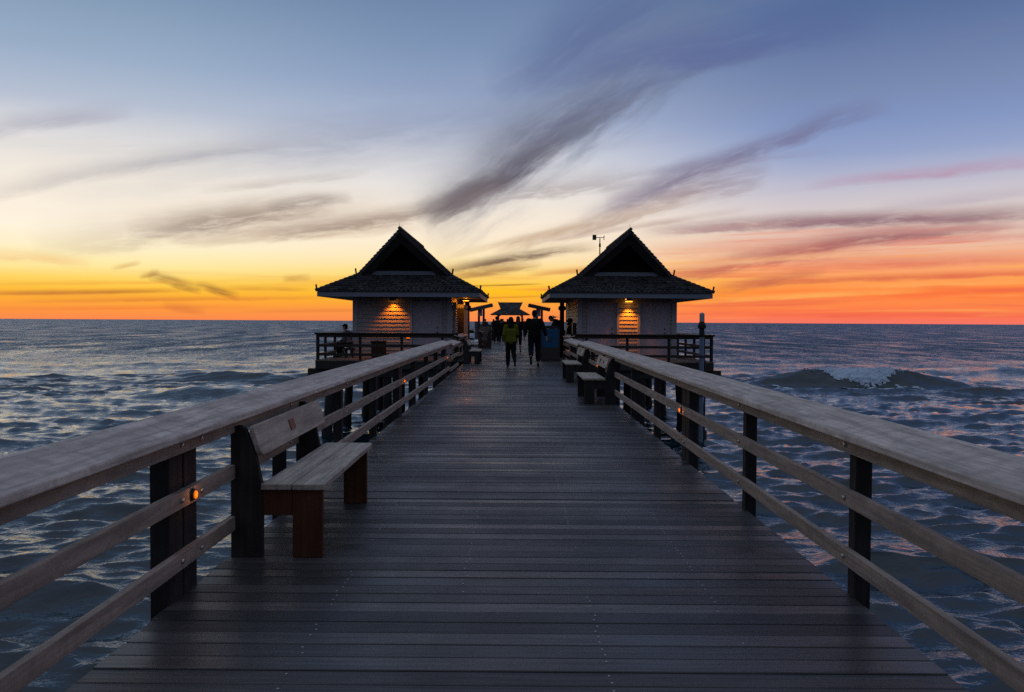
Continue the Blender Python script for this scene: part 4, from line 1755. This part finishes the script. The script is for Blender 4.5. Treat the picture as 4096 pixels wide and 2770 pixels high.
    # --- shoes
    if shoe:
        for s_ in 'LR':
            f_ = MB()
            an, to = J['an' + s_], J['to' + s_]
            dv = (to - an)
            fw = Vector((dv.x, dv.y, dv.z)).normalized()
            heel = an - fw * .05 + Vector((0, 0, -.035))
            rcone(f_, an, heel, .044, .042)
            rcone(f_, heel, to, .042, .036)
            melt(f_, 'shoe', M['shoe'], g, vox, sc, 2)
    # --- hair
    h_ = MB()
    if hair_style == 'short':
        h_.ball(hd + rq @ Vector((0, -.016, .035)), .086, .098, .100, 14, 10, mat=rq)
        h_.ball(hd + rq @ Vector((0, -.045, -.01)), .080, .066, .085, 12, 8, mat=rq)
    elif hair_style == 'long':
        h_.ball(hd + rq @ Vector((0, -.018, .034)), .094, .104, .104, 14, 10, mat=rq)
        rcone(h_, hd + rq @ Vector((0, -.05, .0)), hd + rq @ Vector((0, -.10, -.22)), .088, .105, 12, (rq @ Vector((0, 1, 0)), .6))
        rcone(h_, hd + rq @ Vector((0, -.10, -.2)), hd + rq @ Vector((-.03, -.13, -.40)), .105, .05, 12, (rq @ Vector((0, 1, 0)), .55))
        for sx in (-1, 1):
            rcone(h_, hd + rq @ Vector((sx * .06, -.01, 0)), hd + rq @ Vector((sx * .09, -.05, -.24)), .042, .035)
    elif hair_style == 'curly':
        rg2 = random.Random(4)
        for _ in range(46):
            v = Vector((rg2.gauss(0, 1), rg2.gauss(0, 1), rg2.gauss(.3, 1))).normalized()
            if (rq.inverted() @ v).y > .55 and v.z < .4:
                continue
            h_.ball(hd + Vector((0, 0, .02)) + v * .135, rg2.uniform(.035, .06), n=7, m=5)
        h_.ball(hd + Vector((0, 0, .03)), .10)
    melt(h_, 'hair', cloth(hair), g, vox, sc, 3)
    if cap:
        c_ = MB()
        c_.ball(hd + rq @ Vector((0, -.005, .05)), .095, .108, .085, 14, 10, mat=rq)
        rcone(c_, hd + rq @ Vector((0, .08, .055)), hd + rq @ Vector((0, .18, .045)), .07, .05, 10, ((0, 0, 1), .2))
        melt(c_, 'cap', cloth(cap), g, vox, sc, 2)
    return g


WALK_R = dict(hipL=(-.10, 0, .92), knL=(-.105, -.03, .50), anL=(-.11, -.40, .30), toL=(-.11, -.36, .10),
              hipR=(.10, 0, .92), knR=(.11, .14, .50), anR=(.12, .06, .085), toR=(.14, .22, .03),
              pelvis=(0, 0, .94), elL=(-.285, .0, 1.14), wrL=(-.30, .12, .92), elR=(.30, -.10, 1.16), wrR=(.36, -.10, .93))
WALK_L = dict(hipL=(-.085, 0, .92), knL=(-.09, .12, .50), anL=(-.095, .05, .085), toL=(-.11, .2, .03),
              hipR=(.085, 0, .92), knR=(.10, -.02, .50), anR=(.13, -.38, .26), toR=(.14, -.32, .07),
              elL=(-.23, -.05, 1.15), wrL=(-.22, .05, .93), elR=(.22, .08, 1.16), wrR=(.10, .22, 1.06))
make_person('person in black top and dark trousers walking away, tall with short hair', (.66, 27.3, 0), R(0), 1.87, WALK_R,
            (.009, .009, .009), .86, (.010, .012, .022), .88, (.012, .009, .007), 'short', loose=1.24)
make_person('person in olive green jacket and black leggings walking away, long dark hair', (-.12, 26.7, 0), R(2), 1.63, WALK_L,
            (.13, .135, .012), 1.0, (.008, .008, .009), 1.0, (.013, .010, .009), 'long', loose=1.22, female=True, top_len=.03)
make_person('person with long greyish hair in dark clothes, just behind the olive jacket', (.17, 40.0, 0), R(0), 1.74, WALK_R,
            (.014, .013, .014), 1.0, (.018, .014, .012), .70, (.06, .05, .055), 'long', loose=1.15, female=True, vox=.014, top_len=.22)
LEAN = dict(pelvis=(0, 0, .95), waist=(0, .01, 1.12), chest=(0, .10, 1.36), neck=(0, .26, 1.52), head=(0, .41, 1.565), face=(0, .6, -.8),
            shL=(-.18, .21, 1.47), elL=(-.22, .34, 1.20), wrL=(-.10, .52, 1.24), shR=(.18, .21, 1.47), elR=(.22, .34, 1.20), wrR=(.10, .52, 1.24))
make_person('person in dark top leaning forward with bowed head, behind the blue poster bin', (1.93, 34.2, 0), R(78), 1.80, LEAN,
            (.014, .012, .010), 1.0, (.014, .013, .012), 1.0, (.012, .009, .008), 'short', vox=.013, loose=1.3)
SIT = dict(pelvis=(0, 0, .50), waist=(0, .05, .66), chest=(0, .12, .88), neck=(0, .15, 1.04), head=(0, .20, 1.19),
           shL=(-.18, .13, .98), elL=(-.22, .18, .72), wrL=(-.12, .40, .62), shR=(.18, .13, .98), elR=(.22, .18, .72), wrR=(.12, .40, .62),
           hipL=(-.10, .06, .50), knL=(-.12, .46, .50), anL=(-.12, .44, .085), toL=(-.13, .62, .03),
           hipR=(.10, .06, .50), knR=(.12, .46, .50), anR=(.12, .44, .085), toR=(.13, .62, .03))
make_person('person seated at the left hut corner in grey shirt and cap, facing the sea', (-6.62, 33.15, 0), R(78), 1.80, SIT,
            (.16, .17, .19), .8, (.014, .013, .014), 1.0, (.02, .015, .012), 'short', vox=.013, cap=(.012, .014, .012))
make_person('person with big curly dark hair seated low beside the right hut column', (2.66, 36.6, .10), R(60), 1.95, SIT,
            (.012, .011, .011), 1.0, (.012, .012, .013), 1.0, (.010, .008, .008), 'curly', vox=.014, loose=1.5)
# seats under the two sitting people
for nm, lb, lc in (('stool', 'low dark stool under the seated person in the grey shirt', (-6.62, 33.15, 0)), ('stool', 'low dark stool under the curly haired seated person', (2.66, 36.6, 0))):
    st_ = empty(nm, lb, 'stool', lc)
    hs_ = .105 if lc[0] > 0 else 0
    p = MB(); p.box(-.2, .2, -.2, .2, .345 + hs_, .385 + hs_); p.build('seat', M['post'], st_)
    for x in (-.17, .12):
        for y in (-.17, .12):
            p = MB(); p.box(x, x + .05, y, y + .05, 0, .344 + hs_); p.build('leg', M['post'], st_)

PG = 'people walking further out along the pier'
make_person('person in dark jacket with broad shoulders, further out left of the olive jacket', (-1.28, 58.0, 0), R(8), 1.83, None,
            (.016, .013, .013), 1.0, (.014, .013, .013), 1.0, (.014, .011, .009), 'short', vox=.018, loose=1.25, group=PG)
make_person('person in black coat and trousers mid stride beside the broad dark jacket', (-.88, 55.0, 0), R(-4), 1.66, WALK_L,
            (.010, .010, .010), 1.0, (.012, .012, .012), 1.0, (.012, .010, .009), 'short', vox=.018, loose=1.22, group=PG, top_len=.12)
FAR = [(-2.75, 78, 1.70, (.02, .018, .018), 'short', None, 'far dark figure by the left kiosk, standing at the railing'),
       (-2.15, 84, 1.72, (.03, .025, .025), 'short', None, 'far dark figure standing between the left kiosk and the dark jacket'),
       (-1.30, 92, 1.78, (.025, .02, .02), 'short', WALK_L, 'far figure under the pavilion roof, leftmost of that knot of people'),
       (-.75, 86, 1.74, (.03, .02, .015), 'long', WALK_R, 'far long haired figure in the middle of the knot of people'),
       (-.70, 104, 1.86, (.02, .02, .022), 'short', None, 'far tall figure standing behind the long haired one'),
       (-.20, 98, 1.74, (.04, .03, .028), 'short', WALK_L, 'far figure in brownish top just left of the olive jacket'),
       (.95, 94, 1.80, (.02, .018, .02), 'short', WALK_R, 'far figure to the right of the greyish haired person'),
       (1.70, 118, 1.78, (.02, .02, .02), 'short', None, 'farthest small figure by the right pavilion post'),
       (-2.0, 116, 1.76, (.02, .02, .02), 'long', None, 'far long haired figure seen left of the pavilion post'),
       (-1.5, 108, 1.70, (.03, .022, .02), 'short', WALK_R, 'far walking figure right of the left pavilion post')]
for (x, y, hgt, c, hs, ps, lb) in FAR:
    make_person(lb, (x, y, 0), R(rnd.uniform(-40, 40)), hgt, ps, c, 1.0, (.015, .014, .015), 1.0, (.02, .015, .012), hs, vox=.028, loose=1.2, group=PG)

# a gull far out over the water
gl = MB()
gl.ball((0, 0, 0), .07, .24, .07, 8, 6)
gl.ball((0, .24, .02), .045, .07, .045, 8, 6)
for sx in (-1, 1):
    gl.add([(sx * .05, .10, .03), (sx * .05, -.10, .03), (sx * .38, -.06, .15), (sx * .38, .08, .15), (sx * .85, -.12, .06), (sx * .85, -.05, .06),
            (sx * .05, .10, .045), (sx * .05, -.10, .045), (sx * .38, -.06, .16), (sx * .38, .08, .16), (sx * .85, -.12, .065), (sx * .85, -.05, .065)],
           [(0, 1, 2, 3), (3, 2, 4, 5), (9, 8, 7, 6), (11, 10, 8, 9), (1, 7, 8, 2), (2, 8, 10, 4), (0, 3, 9, 6), (3, 5, 11, 9), (4, 10, 11, 5)])
gu = gl.build('gull', plain('gull_grey', (.2, .2, .21), .7, .2), None, (4.35, 90, 1.95), True)
gu.rotation_euler = (0, .1, R(60))
tag(gu, 'tiny gull in flight just above the horizon beside the leaning person', 'bird')
